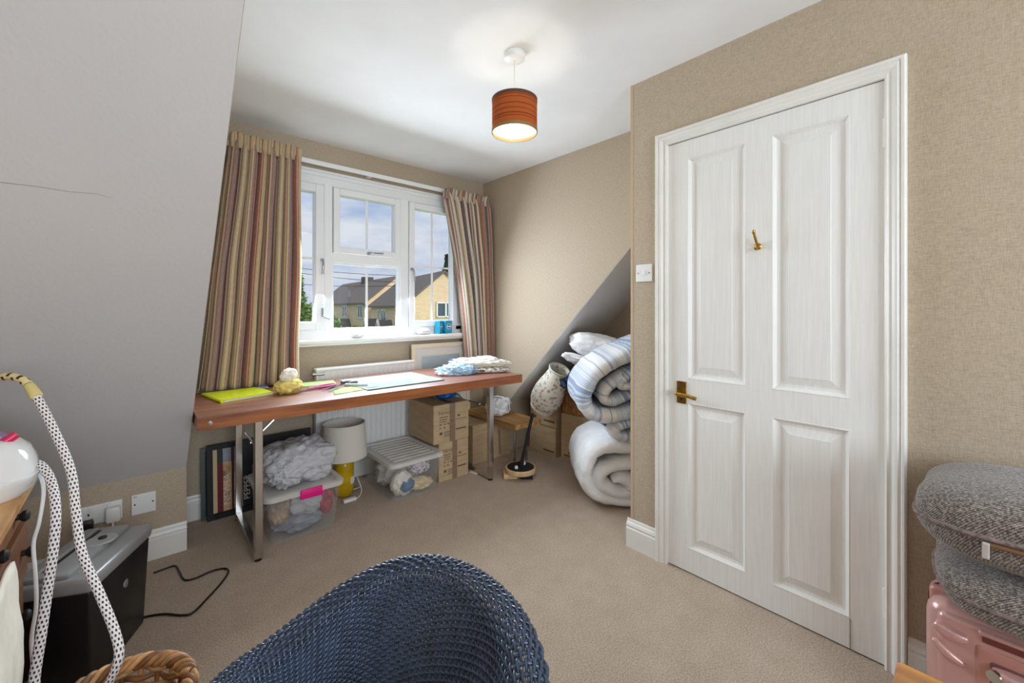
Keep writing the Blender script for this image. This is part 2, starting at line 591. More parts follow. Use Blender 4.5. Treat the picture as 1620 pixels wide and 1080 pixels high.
def fbm(p, o=4):
    v, a, f = 0.0, 0.5, 1.0
    for _ in range(o):
        v += a * noise.noise(p * f)
        a *= 0.5
        f *= 2.1
    return v
def blob(c, r, seed=0, amp=0.25, freq=2.0, sub=4, zmin=None, rz=0.0, crease=0.0, tilt=None, boxy=0.0):
    """a crumpled or stuffed soft body"""
    bm = bmesh.new()
    bmesh.ops.create_icosphere(bm, subdivisions=sub, radius=1.0)
    R = Matrix.Rotation(rz, 3, 'Z')
    if tilt: R = Matrix.Rotation(tilt[0], 3, tilt[1]) @ R
    off = Vector((seed * 3.17, seed * 1.31, seed * 7.7))
    for v in bm.verts:
        p = v.co.copy()
        q = p.copy()
        if boxy:
            en, em = 2 + 5 * boxy, 2 + 1.6 * boxy
            q = q / (((abs(q.x) ** en + abs(q.y) ** en) ** (em / en) + abs(q.z) ** em) ** (1 / em))
        d = 1 + amp * fbm(p * freq + off)
        if crease:
            k = 1 - abs(noise.noise(p * freq * 1.7 + off * 1.3)) * 2
            d += crease * (k - 0.5) * 0.5
            k2 = 1 - abs(noise.noise(p * freq * 3.7 + off * 2.3)) * 2
            d += crease * (k2 - 0.5) * 0.22
        v.co = Vector(c) + R @ Vector((q.x * r[0] * d, q.y * r[1] * d, q.z * r[2] * d))
        if zmin is not None and v.co.z < zmin:
            v.co.z = zmin
    return MB().addbm(bm)
def ray_dir(px, py):
    u, v = (px - CX) / FPX, (HY - py) / FPX
    return Vector((SN + CS * u, CS - SN * u, v))
def at_depth(px, py, d):
    """real place of a point that lies d metres in front of the viewpoint, measured once from the photograph"""
    return Vector((0, 0, CAMH)) + ray_dir(px, py) * d
def ribbon(path, th, depth_vec, layers=14, seed=0, wob=0.18):
    """a thick quilt folded along a path and running back along depth_vec"""
    P = catmull(path, 7)
    N = len(P)
    D = Vector(depth_vec)
    Dn = D.normalized()
    mb = MB()
    vs, uvs = [], []
    M = 10
    S = 0.0
    for i, p in enumerate(P):
        a, b = P[max(0, i - 1)], P[min(N - 1, i + 1)]
        t = (b - a).normalized()
        nn = Dn.cross(t).normalized()
        if i: S += (p - P[i - 1]).length
        e = min(i, N - 1 - i) / max(1, N - 1)
        endf = math.sqrt(max(0.02, 1 - (1 - min(1, e * 14)) ** 2))
        # closed loop round the cross-section of the layer: along depth, thick in nn
        for k in range(2 * layers):
            if k < layers:
                f, sgn = k / (layers - 1), 1
            else:
                f, sgn = 1 - (k - layers) / (layers - 1), -1
            e2 = min(f, 1 - f)
            rnd = math.sqrt(max(0.10, 1 - (1 - min(1, e2 * 7)) ** 2))
            w = 1 + wob * 2 * noise.noise(Vector((S * 9 + seed, f * 3.0, sgn * 2.3 + seed))) + wob * noise.noise(Vector((S * 26, f * 9.0 + seed, sgn)))
            vs.append(p + D * f + nn * sgn * th * 0.5 * endf * rnd * w)
            uvs.append((S, f))
    K = 2 * layers
    fs = []
    for i in range(N - 1):
        for k in range(K):
            k2 = (k + 1) % K
            fs.append((i * K + k, i * K + k2, (i + 1) * K + k2, (i + 1) * K + k))
    fs.append(tuple(range(K)))
    fs.append(tuple((N - 1) * K + k for k in range(K)))
    return mb.add(vs, fs, uvs)
def text(name, body, size, org, right, up, m, parent, align='CENTER', sx=1.0):
    cu = bpy.data.curves.new(name, 'FONT')
    cu.body = body
    cu.size = size
    cu.align_x = align
    cu.align_y = 'CENTER'
    cu.resolution_u = 2
    cu.extrude = 0.0003
    ob = bpy.data.objects.new(name, cu)
    me = bpy.data.meshes.new_from_object(ob)
    bpy.data.objects.remove(ob)
    r, u = Vector(right).normalized(), Vector(up).normalized()
    nn = r.cross(u)
    for v in me.vertices:
        v.co = Vector(org) + r * v.co.x * sx + u * v.co.y + nn * v.co.z
    me.materials.clear()
    me.materials.append(m)
    ob = bpy.data.objects.new(name, me)
    return link(ob, parent)

# ================================================================== THE ROOM
CEIL, YW, XL, XR, XD, YC, XG = 2.345, 3.0, 0.19, 2.35, 1.877, 1.175, 2.88
KY, KZ = 2.667, 0.41                       # knee wall and foot of the 45 degree slope
YS = KY - (CEIL - KZ)                      # where the slope meets the flat ceiling
X0, Y0 = -1.2, -2.2                        # walls behind the viewpoint
struct('floor', MB().box(X0 - .1, Y0 - .1, -0.12, 3.0, 3.12, 0.0), CARPET)
struct('ceiling', MB().box(X0 - .1, Y0 - .1, CEIL, 3.0, 3.12, CEIL + 0.1), PAINT)
# window wall with its opening
WX0, WX1, WZ0, WZ1 = 0.44, 2.10, 1.0, 2.14
mb = MB()
mb.box(XL - .1, YW, 0, WX0, YW + .12, CEIL).box(WX1, YW, 0, XR + .1, YW + .12, CEIL)
mb.box(WX0, YW, 0, WX1, YW + .12, WZ0).box(WX0, YW, WZ1, WX1, YW + .12, CEIL)
struct('wall_window', mb, WALLP)
cheek = [(KY + .003, 0), (YW, 0), (YW, CEIL), (YS + .006, CEIL), (KY + .003, KZ + .003)]
struct('wall_dormer_left', MB().prism(cheek, XL - .05, XL), WALLP)
struct('wall_dormer_right', MB().prism(cheek, XR, XR + .05), WALLP)
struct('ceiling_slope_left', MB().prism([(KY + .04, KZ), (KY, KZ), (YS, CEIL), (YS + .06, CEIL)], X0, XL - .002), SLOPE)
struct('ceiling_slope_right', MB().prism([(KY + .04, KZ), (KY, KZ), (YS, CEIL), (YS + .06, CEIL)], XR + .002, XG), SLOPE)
struct('wall_knee_left', MB().box(X0, KY, 0, XL - .002, KY + .06, KZ), WALLP)
struct('wall_knee_right', MB().box(XR + .002, KY, 0, XG, KY + .06, KZ), WALLP)
struct('wall_recess_end', MB().box(XG, YC - .1, 0, XG + .08, KY + .1, CEIL), WALLP)
struct('wall_recess_return', MB().box(XD + .1, YC - .1, 0, XG, YC, CEIL), WALLP)
DY0, DY1, DZ = 0.203, 0.975, 1.981
mb = MB()
mb.box(XD, Y0, 0, XD + .1, DY0 - .02, CEIL).box(XD, DY1 + .02, 0, XD + .1, YC, CEIL).box(XD, DY0 - .02, DZ + .02, XD + .1, DY1 + .02, CEIL)
struct('wall_door', mb, WALLP)
# walls behind the viewpoint; the back one has a window added for fill light
struct('wall_left', MB().box(X0 - .1, Y0, 0, X0, KY + .1, CEIL), WALLP)
mb = MB()
A0, A1, B0, B1 = -0.65, 1.35, 0.78, 2.12
mb.box(X0 - .1, Y0 - .1, 0, A0, Y0, CEIL).box(A1, Y0 - .1, 0, XD + .1, Y0, CEIL).box(A0, Y0 - .1, 0, A1, Y0, B0).box(A0, Y0 - .1, B1, A1, Y0, CEIL)
struct('wall_back', mb, WALLP)
w2 = thing('added_fill_window', ((A0 + A1) / 2, Y0 - .05, B0), 'added white framed window behind the viewpoint for fill light', 'window', kind='structure')
mb = MB()
for (xa, xb, za, zb) in ((A0, A0 + .07, B0, B1), (A1 - .07, A1, B0, B1), (A0, A1, B0, B0 + .07), (A0, A1, B1 - .07, B1), (.315, .385, B0, B1)):
    mb.box(xa, Y0 - .09, za, xb, Y0 - .03, zb)
mb.build('added_window_frame', UPVC, w2)

# crack along a lining paper joint on the slope
def slope_pt(px, py, lift=0.0):
    d = ray_dir(px, py)
    # plane z = KZ + (KY - y)
    t = (KZ + KY - CAMH) / (d.z + d.y)
    p = Vector((0, 0, CAMH)) + d * t
    return p + Vector((0, -1, -1)).normalized() * lift
crk = MB().tube([slope_pt(x, y, 0.0004) for x, y in ((-40, 282), (0, 288), (60, 295), (110, 303), (150, 306), (178, 313))], [0.0008, 0.0008, 0.0007, 0.0006, 0.0005, 0.0003], 5)
sl = bpy.data.objects['ceiling_slope_left']
crk.build('paper_joint', mat('joint_line_grey', (150, 143, 138), 0.9), sl)

# skirting boards
struct('baseboard_knee', sweep_profile(SK, [(X0, KY, 0), (XL, KY, 0)], (0, -1, 0)), GLOSS)
struct('baseboard_window', sweep_profile(SK, [(XL, YW, 0), (XR, YW, 0)], (0, -1, 0)), GLOSS)
struct('baseboard_dormer', sweep_profile(SK, [(XR, KY, 0), (XR, YW - .019, 0)], (-1, 0, 0)), GLOSS)
struct('baseboard_door', sweep_profile(SK, [(XD, 1.032, 0), (XD, YC + .018, 0)], (-1, 0, 0)), GLOSS)
struct('baseboard_return', sweep_profile(SK, [(XD + .0, YC, 0), (XG, YC, 0)], (0, 1, 0)), GLOSS)
struct('baseboard_right', sweep_profile(SK, [(XD, Y0, 0), (XD, 0.146, 0)], (-1, 0, 0)), GLOSS)
# corner bead strip of the wallpaper on the door wall end
struct('trim_2', MB().box(XD - .0015, YC - .012, .14, XD + .003, YC + .0015, CEIL), mat('wallpaper_edge', (196, 172, 142), 0.8))

# door casing: mitred architrave + lining
prof = [(0.000, -0.004), (0.000, 0.012), (0.006, 0.016), (0.012, 0.013), (0.018, 0.014), (0.026, 0.021), (0.033, 0.024), (0.040, 0.020), (0.044, 0.026), (0.050, 0.027), (0.055, 0.022), (0.056, -0.004)]
mb = MB()
n = len(prof)
vs = []
for (oy, oz, yy, zz) in ((-1, 0, DY0, 0), (-1, 1, DY0, DZ + .003), (1, 1, DY1, DZ + .003), (1, 0, DY1, 0)):
    for (a, h) in prof:
        vs.append((XD - h, yy + oy * a, zz + oz * a))
fs = []
for s_ in range(3):
    for i in range(n):
        j = (i + 1) % n
        fs.append((s_ * n + i, s_ * n + j, (s_ + 1) * n + j, (s_ + 1) * n + i))
mb.add(vs, fs)
trim = struct('trim_1', mb, GLOSS)
lm = MB()
lm.box(XD - .004, DY0 - .02, 0, XD + .1, DY0 - .003, DZ + .02).box(XD - .004, DY1 + .003, 0, XD + .1, DY1 + .02, DZ + .02).box(XD - .004, DY0 - .02, DZ + .005, XD + .1, DY1 + .02, DZ + .02)
lm.box(XD + .045, DY0 - .02, 0, XD + .1, DY1 + .02, DZ + .02)
lm.build('door_lining', GLOSS, trim)

# the four-panel door
door = thing('door_1', (XD, (DY0 + DY1) / 2, 0), 'white painted four-panel door with brass lever handle, closed', 'door', kind='structure')
F0, F1 = XD + .002, XD + .040
cols = ((0.295, 0.542), (0.635, 0.883))
rows = ((0.112, 0.780), (0.888, 1.900))
zb = 0.006
MB().box(F0, DY0, zb, F1, cols[0][0], DZ).build('stile', DOORP, door)
MB().box(F0, cols[1][1], zb, F1, DY1, DZ).build('stile', DOORP, door)
for (a, b) in ((zb, rows[0][0]), (rows[0][1], rows[1][0]), (rows[1][1], DZ)):
    MB().box(F0 + .0002, cols[0][0], a, F1, cols[1][1], b).build('rail', DOORP, door)
for (a, b) in rows:
    MB().box(F0 + .0001, cols[0][1], a, F1, cols[1][0], b).build('muntin', DOORP, door)
for (ya, yb) in cols:
    for (za, zt) in rows:
        # ogee moulding round the panel and the raised field
        prf = [(0, 0.0), (0.004, -0.001), (0.010, 0.006), (0.016, 0.012), (0.024, 0.014), (0.029, 0.014), (0.056, 0.0065), (0.058, 0.005)]
        vs, fs = [], []
        for (a, h) in prf:
            vs += [(F0 + h, ya + a, za + a), (F0 + h, yb - a, za + a), (F0 + h, yb - a, zt - a), (F0 + h, ya + a, zt - a)]
        for i in range(len(prf) - 1):
            for k in range(4):
                fs.append((i * 4 + k, i * 4 + (k + 1) % 4, i * 4 + 4 + (k + 1) % 4, i * 4 + 4 + k))
        L = (len(prf) - 1) * 4
        mo = MB().add(vs[:5 * 4], [f for f in fs if max(f) < 20])
        pa = MB().add(vs[4 * 4:], [tuple(i - 16 for i in f) for f in fs if min(f) >= 16] + [tuple(L + k - 16 for k in range(4))])
        p_ = pa.build('panel', DOORP, door)
        mo.build('moulding', DOORP, p_)
for z in (1.80, 0.22):
    hg = MB().box(XD - .003, DY0 - .004, z - .05, XD + .012, DY0 + .003, z + .05, .001).build('hinge', GLOSS, door)
    MB().tube([(XD - .006, DY0 - .001, z - .05), (XD - .006, DY0 - .001, z + .05)], .006, 10).build('hinge_knuckle', GLOSS, hg)
pl = MB().box(XD - .004, .887, .772, XD + .002, .931, .874, .0015).build('handle_plate', BRASS, door)
MB().tube(catmull([(XD - .002, .915, .822), (XD - .03, .915, .822), (XD - .046, .912, .823), (XD - .05, .895, .822), (XD - .048, .86, .819), (XD - .047, .835, .814), (XD - .046, .822, .812)], 5), [.009] * 11 + [.0085] * 20, 12).build('lever', BRASS, pl)
for z in (.779, .867):
    for y in (.893, .925):
        MB().lathe([(0, .0), (.003, 0), (.003, .0015), (0, .0015)], (XD - .004, y, z), 8, axis=(-1, 0, 0)).build('screw', BRASS, pl)
MB().lathe([(0, 0), (.004, 0), (.004, .002), (0, .002)], (XD - .004, .909, .79), 10, axis=(-1, 0, 0)).build('keyhole', BLACKM, pl)
hk = MB().lathe([(0, 0), (.012, 0), (.014, .003), (.010, .007), (0, .009)], (XD + .002, .59, 1.462), 16, axis=(-1, 0, 0)).build('coat_hook', BRASS, door, True)
MB().tube(catmull([(XD - .003, .59, 1.468), (XD - .02, .59, 1.480), (XD - .034, .592, 1.505), (XD - .042, .594, 1.524)], 5), [.005] * 12 + [.006, .0065, .006, .005], 10).build('hook_arm', BRASS, hk, True)
MB().tube(catmull([(XD - .003, .59, 1.458), (XD - .018, .59, 1.448), (XD - .03, .59, 1.452), (XD - .033, .59, 1.464)], 5), .0045, 10).build('lower_hook', BRASS, hk, True)
MB().box(XD - .0005, .2955, .006, XD + .004, .2965, .112).build('joint', BLACKM, door)

# ------------------------------------------------------------------ window_1
win = thing('window_1', (1.27, YW, WZ0), 'white three-light upvc window above the table', 'window', kind='structure')
FY0, FY1 = YW - .012, YW + .06
fr = MB()
for b in ((WX0, WX0 + .06, 1.03, WZ1), (WX1 - .06, WX1, 1.03, WZ1), (WX0, WX1, WZ1 - .085, WZ1), (WX0, WX1, WZ0, 1.066)):
    fr.box(b[0], FY0, b[2], b[1], FY1, b[3], .004, 1)
fr.build('outer_frame', UPVC, win)
MB().box(WX0 - .03, YW - .03, WZ1 - .004, WX1 + .03, YW - .001, WZ1 + .012, .004).box(WX0 - .02, YW - .02, WZ1 - .03, WX1 + .02, FY0 + .001, WZ1 - .004, .003).build('head_bead', UPVC, win)
MB().box(.957, FY0 - .004, 1.05, 1.015, FY1, 2.07, .005, 1).build('mullion', UPVC, win)
MB().box(1.524, FY0 - .004, 1.05, 1.596, FY1, 2.07, .005, 1).build('mullion', UPVC, win)
MB().box(1.01, FY0 - .002, 1.53, 1.53, FY1, 1.60, .004, 1).build('transom', UPVC, win)
def sash(x0, x1, z0, z1, rail, opening, hbar, name):
    s_ = thing(name, ((x0 + x1) / 2, YW, z0), None, None)
    s_.parent = win
    s_.matrix_parent_inverse = win.matrix_basis.inverted()
    f = MB()
    ya = FY0 - (.014 if opening else -.006)
    for b in ((x0, x0 + rail, z0, z1), (x1 - rail, x1, z0, z1), (x0 + rail, x1 - rail, z0, z0 + rail), (x0 + rail, x1 - rail, z1 - rail, z1)):
        f.box(b[0], ya, b[2], b[1], FY1 - .01, b[3], .004, 1)
    f.build('sash_frame', UPVC, s_)
    MB().box(x0 + rail, YW + .022, z0 + rail, x1 - rail, YW + .028, z1 - rail).build('pane', GLASS, s_)
    xm = (x0 + x1) / 2
    g = MB().box(xm - .008, YW + .014, z0 + rail, xm + .008, YW + .02, z1 - rail)
    g.build('glazing_bar', UPVC, s_)
    if hbar:
        MB().box(x0 + rail, YW + .0145, hbar - .008, x1 - rail, YW + .0195, hbar + .008).build('glazing_bar', UPVC, s_)
    return s_
sl_ = sash(.50, .954, 1.066, 2.052, .054, True, 1.552, 'casement')
st_ = sash(1.018, 1.522, 1.597, 2.052, .044, True, None, 'top_light')
sf_ = sash(1.012, 1.527, 1.060, 1.53, .012, False, None, 'fixed_light')
sr_ = sash(1.598, 2.05, 1.066, 2.052, .046, True, 1.552, 'casement')
def whandle(parent, c, d):
    c, d = Vector(c), Vector(d)
    h = MB().tube([c + Vector((0, .012, 0)), c + Vector((0, -.012, 0))], .011, 12).build('handle_boss', STEEL, parent, True)
    MB().tube(catmull([c + Vector((0, -.010, 0)), c + Vector((0, -.028, 0)) + d * .012, c + Vector((0, -.034, 0)) + d * .04, c + Vector((0, -.03, 0)) + d * .1], 5), [.008] * 6 + [.0065] * 10, 10).build('handle_lever', STEEL, h, True)
whandle(sl_, (.938, FY0 - .022, 1.54), (-.06, 0, -1))
whandle(sr_, (1.612, FY0 - .022, 1.52), (.12, 0, -1))
whandle(st_, (1.262, FY0 - .022, 1.612), (1, 0, 0.05))
sy = MB().box(.934, FY0 - .026, 1.155, .948, FY0 - .012, 1.215, .003).build('window_stay', STEEL, sl_)
MB().tube([(.94, FY0 - .024, 1.165), (.952, FY0 - .032, 1.15), (.985, FY0 - .03, 1.14)], .005, 8).build('stay_pin', STEEL, sy)
MB().box(WX0 - .05, 2.915, .972, WX1 + .0, YW + .01, 1.003, .010, 3).box(WX0 - .045, 2.935, .958, WX1 - .005, YW, .973, .003).build('sill', GLOSS, win)

# ================================================================== OUTSIDE
def cam_rd(r, d, z=0.0):
    return Vector((SN * d + CS * r, CS * d - SN * r, z))
STONE = bricks('buff_stone', (232, 208, 176), (220, 196, 162), (208, 184, 152), 5)
ROOF = bricks('grey_roof_tiles', (124, 116, 112), (104, 98, 96), (78, 72, 70), 7)
GRASS = mat('verge_grass', (104, 138, 62), 0.95, var=0.2, vscale=0.6)
LEAF = mat('leaf_green', (98, 140, 58), 0.8, var=0.25, vscale=1.5)
LEAFD = mat('conifer_green', (70, 98, 74), 0.85, var=0.25, vscale=1.5)
BARK = mat('bark', (92, 72, 54), 0.9)
GZ = -2.7
g = MB()
p = [cam_rd(-70, 6, GZ), cam_rd(45, 6, GZ), cam_rd(90, 160, GZ), cam_rd(-190, 160, GZ)]
g.add(p, [(0, 1, 2, 3)])
tag(g.build('ground', GRASS), kind='structure')
def quad_uv(mb, a, b, c, d, sx=1.0):
    w, h = (b - a).length, (d - a).length
    mb.add([a, b, c, d], [(0, 1, 2, 3)], [(0, 0), (w * sx, 0), (w * sx, h * sx), (0, h * sx)])
def house(name, K, fdir, L, gdir, gw, ze, zr, label, wins, gwins, porches, chim):
    """K near corner on the ground plan; facade runs along fdir for L, gable along gdir for gw"""
    t = thing(name, (K.x, K.y, GZ), label, 'house', 'terrace houses across the street')
    f, g_ = Vector(fdir).normalized(), Vector(gdir).normalized()
    Z = lambda p, z: Vector((p.x, p.y, z))
    K0, K1, K2, K3 = K, K + f * L, K + f * L + g_ * gw, K + g_ * gw
    w = MB()
    quad_uv(w, Z(K1, GZ), Z(K0, GZ), Z(K0, ze), Z(K1, ze), .3)
    quad_uv(w, Z(K0, GZ), Z(K3, GZ), Z(K3, ze), Z(K0, ze), .3)
    quad_uv(w, Z(K3, GZ), Z(K2, GZ), Z(K2, ze), Z(K3, ze), .3)
    quad_uv(w, Z(K2, GZ), Z(K1, GZ), Z(K1, ze), Z(K2, ze), .3)
    Rm0, Rm1 = K0 + g_ * gw / 2, K1 + g_ * gw / 2
    w.add([Z(K0, ze), Z(K3, ze), Z(Rm0, zr)], [(0, 1, 2)], [(0, 0), (gw * .3, 0), (gw * .15, 1)])
    w.add([Z(K1, ze), Z(K2, ze), Z(Rm1, zr)], [(0, 1, 2)], [(0, 0), (gw * .3, 0), (gw * .15, 1)])
    w.build('wall', STONE, t)
    ov = 0.35
    for sgn, A, Bq in ((1, K0, K1), (-1, K3, K2)):
        r = MB()
        a = Z(A - g_ * sgn * ov - f * .15, ze - ov * (zr - ze) / (gw / 2))
        b = Z(Bq - g_ * sgn * ov + f * .15, ze - ov * (zr - ze) / (gw / 2))
        c, d = Z(Rm1 + f * .15, zr), Z(Rm0 - f * .15, zr)
        quad_uv(r, a, b, c, d, .5)
        u = Vector((0, 0, .14))
        quad_uv(r, a + u, b + u, c + u, d + u, .5)
        quad_uv(r, a, b, b + u, a + u, .5)
        quad_uv(r, a, d, d + u, a + u, .5)
        r.build('roof_slope', ROOF, t)
    def window(base, along, s0, z0, ww, hh, nrm):
        fb = MB()
        o_ = Z(base + along * s0, z0) + nrm * .03
        B3 = Matrix((along, nrm, Vector((0, 0, 1)))).transposed()
        fb.M = Matrix.Translation(o_) @ B3.to_4x4()
        for b in ((0, 0, .1, hh), (ww - .1, 0, ww, hh), (0, 0, ww, .1), (0, hh - .1, ww, hh), (ww / 2 - .06, 0, ww / 2 + .06, hh)):
            fb.box(b[0], -.02, b[1], b[2], .05, b[3])
        wn = fb.build('window', UPVC, t)
        gb = MB()
        gb.M = fb.M
        gb.box(.05, -.01, .05, ww - .05, .015, hh - .05)
        gb.build('pane', MATS.get('far_glass') or mat('far_glass', (64, 84, 96), 0.1), wn)
    nf, ng = -g_, -f
    for (s0, z0, ww, hh) in wins: window(K0, f, s0, z0, ww, hh, nf)
    for (s0, z0, ww, hh) in gwins: window(K0, g_, s0, z0, ww, hh, ng)
    for (s0, zt) in porches:
        pr = MB()
        b0 = K0 + f * s0 + nf * 1.1
        b1 = b0 + f * 1.7
        q0, q1 = b0 - nf * 1.1, b1 - nf * 1.1
        m0, m1 = (b0 + b1) / 2, (q0 + q1) / 2
        zb_ = zt - .95
        quad_uv(pr, Z(b0, zb_), Z(q0, zb_), Z(m1, zt), Z(m0, zt), .5)
        quad_uv(pr, Z(b1, zb_), Z(q1, zb_), Z(m1, zt), Z(m0, zt), .5)
        po = pr.build('porch_roof', ROOF, t)
        fb = MB()
        fb.tube([Z(b0, zb_), Z(m0, zt), Z(b1, zb_)], .09, 6).tube([Z(b0, GZ), Z(b0, zb_)], .07, 6).tube([Z(b1, GZ), Z(b1, zb_)], .07, 6)
        fb.build('porch_frame', UPVC, po)
    for s0 in chim:
        c = Rm0 + f * s0
        MB().box(c.x - .6, c.y - .45, zr - .5, c.x + .6, c.y + .45, zr + .55, .05).build('chimney', MATS['grey_roof_tiles'], t)
    dp = K0 + nf * .08 + f * .15
    MB().tube([Z(dp, GZ), Z(dp, ze - .2)], .06, 8).build('drainpipe', BLACKM, t)
    return t
def V2(v): return Vector((v[0], v[1], 0))
fd = (cam_rd(-5.95, 10) - cam_rd(0, 0)).normalized()
gd = (cam_rd(10, 5.95) - cam_rd(0, 0)).normalized()
KC = cam_rd((645 - 810) / 660 * 30, 30)
house('terraced_house', KC, fd, 11.8, gd, 5.6, 1.60, 3.95, 'buff stone house with big blank gable seen in right window light',
      [(1.6, -.2, 1.3, 1.3), (6.0, -.2, 1.7, 1.35), (8.2, -.2, .9, 1.35)], [(2.15, .55, 1.5, 1.15)], [(3.6, .3), (8.6, .3)], [])
KB = cam_rd((581 - 810) / 660 * 42, 42)
fb_ = (cam_rd(-9.4, 12) - cam_rd(0, 0)).normalized()
gb_ = (cam_rd(12, 9.4) - cam_rd(0, 0)).normalized()
house('terraced_house', KB, fb_, 19, gb_, 6.2, 1.95, 4.5, 'buff stone terrace with chimney seen through centre window light',
      [(1.2, .2, 1.6, 1.4), (6.5, .2, 1.7, 1.4), (12.5, .2, 1.7, 1.4)], [], [(5.0, .1), (9.2, .1)], [9.0])
KF = cam_rd((500 - 810) / 660 * 60, 60)
house('terraced_house', KF, fb_, 12, gb_, 6.2, 0.5, 3.0, 'small far stone house behind trees in left window light', [(1.0, -1.2, 1.6, 1.3)], [], [], [])
def tree(name, label, base, h, r, leafm, conical, nleaf, seed, group='trees outside the window'):
    t = thing(name, base, label, 'tree', group)
    rnd = random.Random(seed)
    b = Vector(base)
    MB().tube([b, b + Vector((.05, 0, h * .5)), b + Vector((0, .05, h * .92))], [r * .09, r * .06, .03], 8).build('trunk', BARK, t, True)
    mb = MB()
    for _ in range(nleaf):
        zz = rnd.random() ** (1.3 if conical else .8)
        if conical:
            rr = r * (1 - zz) * rnd.uniform(.35, 1.0) * (0.75 + .25 * math.sin(zz * 34))
            z = h * (.18 + .82 * zz)
        else:
            z = h * (.25 + .75 * zz)
            rr = r * math.sqrt(max(0, 1 - (2 * zz - 1) ** 2)) * rnd.uniform(.3, 1.0)
        a = rnd.uniform(0, 2 * PI)
        c = b + Vector((rr * math.cos(a), rr * math.sin(a), z))
        s_ = r * rnd.uniform(.07, .15)
        R = Matrix.Rotation(rnd.uniform(0, 6), 3, 'Z') @ Matrix.Rotation(rnd.uniform(-1, 1), 3, 'X')
        q = [R @ Vector(v) * s_ for v in ((-1, -.4, 0), (.3, -.6, .1), (1, .2, -.15), (-.2, .6, .1))]
        mb.add([c + x for x in q], [(0, 1, 2, 3)])
    mb.build('foliage', leafm, t, fixn=False)
def out_pt(px, d): 
    v = cam_rd((px - 810) / 660 * d, d)
    return (v.x, v.y, GZ)
tree('spruce_tree', 'feathery green tree at left edge of the left window light', out_pt(473, 26), 6.8, 1.3, LEAF, True, 1500, 3)
tree('conifer_tree', 'dark conifer top rising behind the right gable', out_pt(707, 52), 10.6, 2.4, LEAFD, True, 1800, 4)
tree('round_bush', 'round green bush below left end of stone terrace', out_pt(521, 32), 3.5, 1.1, LEAF, False, 900, 5, 'bushes in the street')
tree('hedge_bush', 'low green hedge below centre of stone terrace', out_pt(566, 33), 2.5, 1.5, LEAF, False, 900, 6, 'bushes in the street')
tree('leafy_tree', 'broad green tree low in the left window light', out_pt(478, 44), 4.4, 2.2, LEAF, False, 1200, 8)
for i, (ya, yb, xa, xb) in enumerate(((421, 436, 450, 640), (428, 447, 450, 640), (447, 452, 440, 640))):
    pts = []
    for k in range(13):
        q = k / 12
        pts.append(at_depth(xa + (xb - xa) * q, ya + (yb - ya) * q + 3 * math.sin(PI * q), 22))
    tag(MB().tube(pts, .014, 5).build('overhead_cable', BLACKM), ('upper', 'middle', 'lowest')[i] + ' of three overhead cables crossing the sky outside', 'cable', 'overhead cables')
cb = Vector(out_pt(534, 25))
car = thing('parked_car', cb, 'white car parked below stone terrace, seen through the window', 'car')
mb = MB()
prf = [(-2.0, .3), (-2.0, .8), (-1.7, .95), (-1.0, 1.02), (-.5, 1.42), (.8, 1.45), (1.5, 1.02), (2.0, .92), (2.05, .3)]
mb.M = Matrix.Translation(cb) @ Matrix.Rotation(.4, 4, 'Z')
mb.prism([(a, z) for a, z in prf], -.8, .8, 'XZ')
mb.build('body', PLASTIC, car)
for sx in (-1.2, 1.25):
    for sy_ in (-.8, .8):
        w = MB()
        w.M = mb.M
        w.tube([(sx, sy_ - .1, .32), (sx, sy_ + .1, .32)], .32, 14)
        w.build('wheel', BLACKM, car)

# ================================================================== CURTAINS
rail = thing('curtain_rail', (1.3, 2.93, 2.18), 'white curtain rail fixed above the window', 'curtain rail')
MB().box(.36, 2.915, 2.163, 2.31, 2.93, 2.193, .003).build('track', UPVC, rail)
for x in (.5, 1.27, 2.05):
    MB().box(x - .012, 2.928, 2.168, x + .012, 2.999, 2.188).build('bracket', UPVC, rail)
def curtain(name, label, xt0, xt1, xb0, xb1, zt, zb_, folds, m, seed, yc=2.862, bow=0.0):
    rnd = random.Random(seed)
    ph = [rnd.uniform(-.5, .5) for _ in range(40)]
    t = thing(name, ((xt0 + xt1) / 2, yc, zb_), label, 'curtain', 'striped curtains')
    def fold(s_, v):
        a = s_ * folds
        k = int(a)
        return math.sin(2 * PI * a + .7 * ph[k % 40] * math.sin(PI * (a - k)))
    def fn(s_, v):
        zz = zt + (zb_ - zt) * v
        x = (xt0 + (xb0 - xt0) * v) * (1 - s_) + (xt1 + (xb1 - xt1) * v) * s_
        x += bow * math.sin(PI * v) * (1 - s_ * .5)
        hd = min(1.0, v * (zt - zb_) / .09)       # heading tape zone
        amp = .016 + .032 * hd + .006 * v
        y = yc + amp * fold(s_, v) + .010 * noise.noise(Vector((s_ * 9 + seed, v * 2.5, seed)))
        x += .012 * math.cos(2 * PI * s_ * folds) * hd + .010 * noise.noise(Vector((s_ * 5, v * 3 + 4, seed + 2)))
        return (x, y, zz)
    cl = MB().grid(fn, 220, 60).build('cloth', m, t, 'full', solid=.003)
    def hf(s_, v):
        x = xt0 * (1 - s_) + xt1 * s_
        zz = zt + .012 - .085 * v
        y = yc - .018 + (.014 + .016 * abs(v - .5)) * math.sin(2 * PI * s_ * folds * 1.5 + .4) - .006 * math.cos(PI * v)
        x += .010 * math.cos(2 * PI * s_ * folds * 1.5)
        return (x, y, zz + .006 * math.sin(2 * PI * s_ * folds * 2 + 1.2) * (1 - v))
    MB().grid(hf, 200, 8).build('gathered_heading', m, t, 'full', solid=.003)
    return t
curtain('curtain', 'wide striped curtain hanging left of the window', .395, .768, .245, .757, 2.205, .757, 8, CURT, 1)
curtain('curtain', 'narrow striped curtain pulled to the right of window', 1.832, 2.29, 2.075, 2.326, 2.165, .757, 7, CURTR, 2, bow=.03)
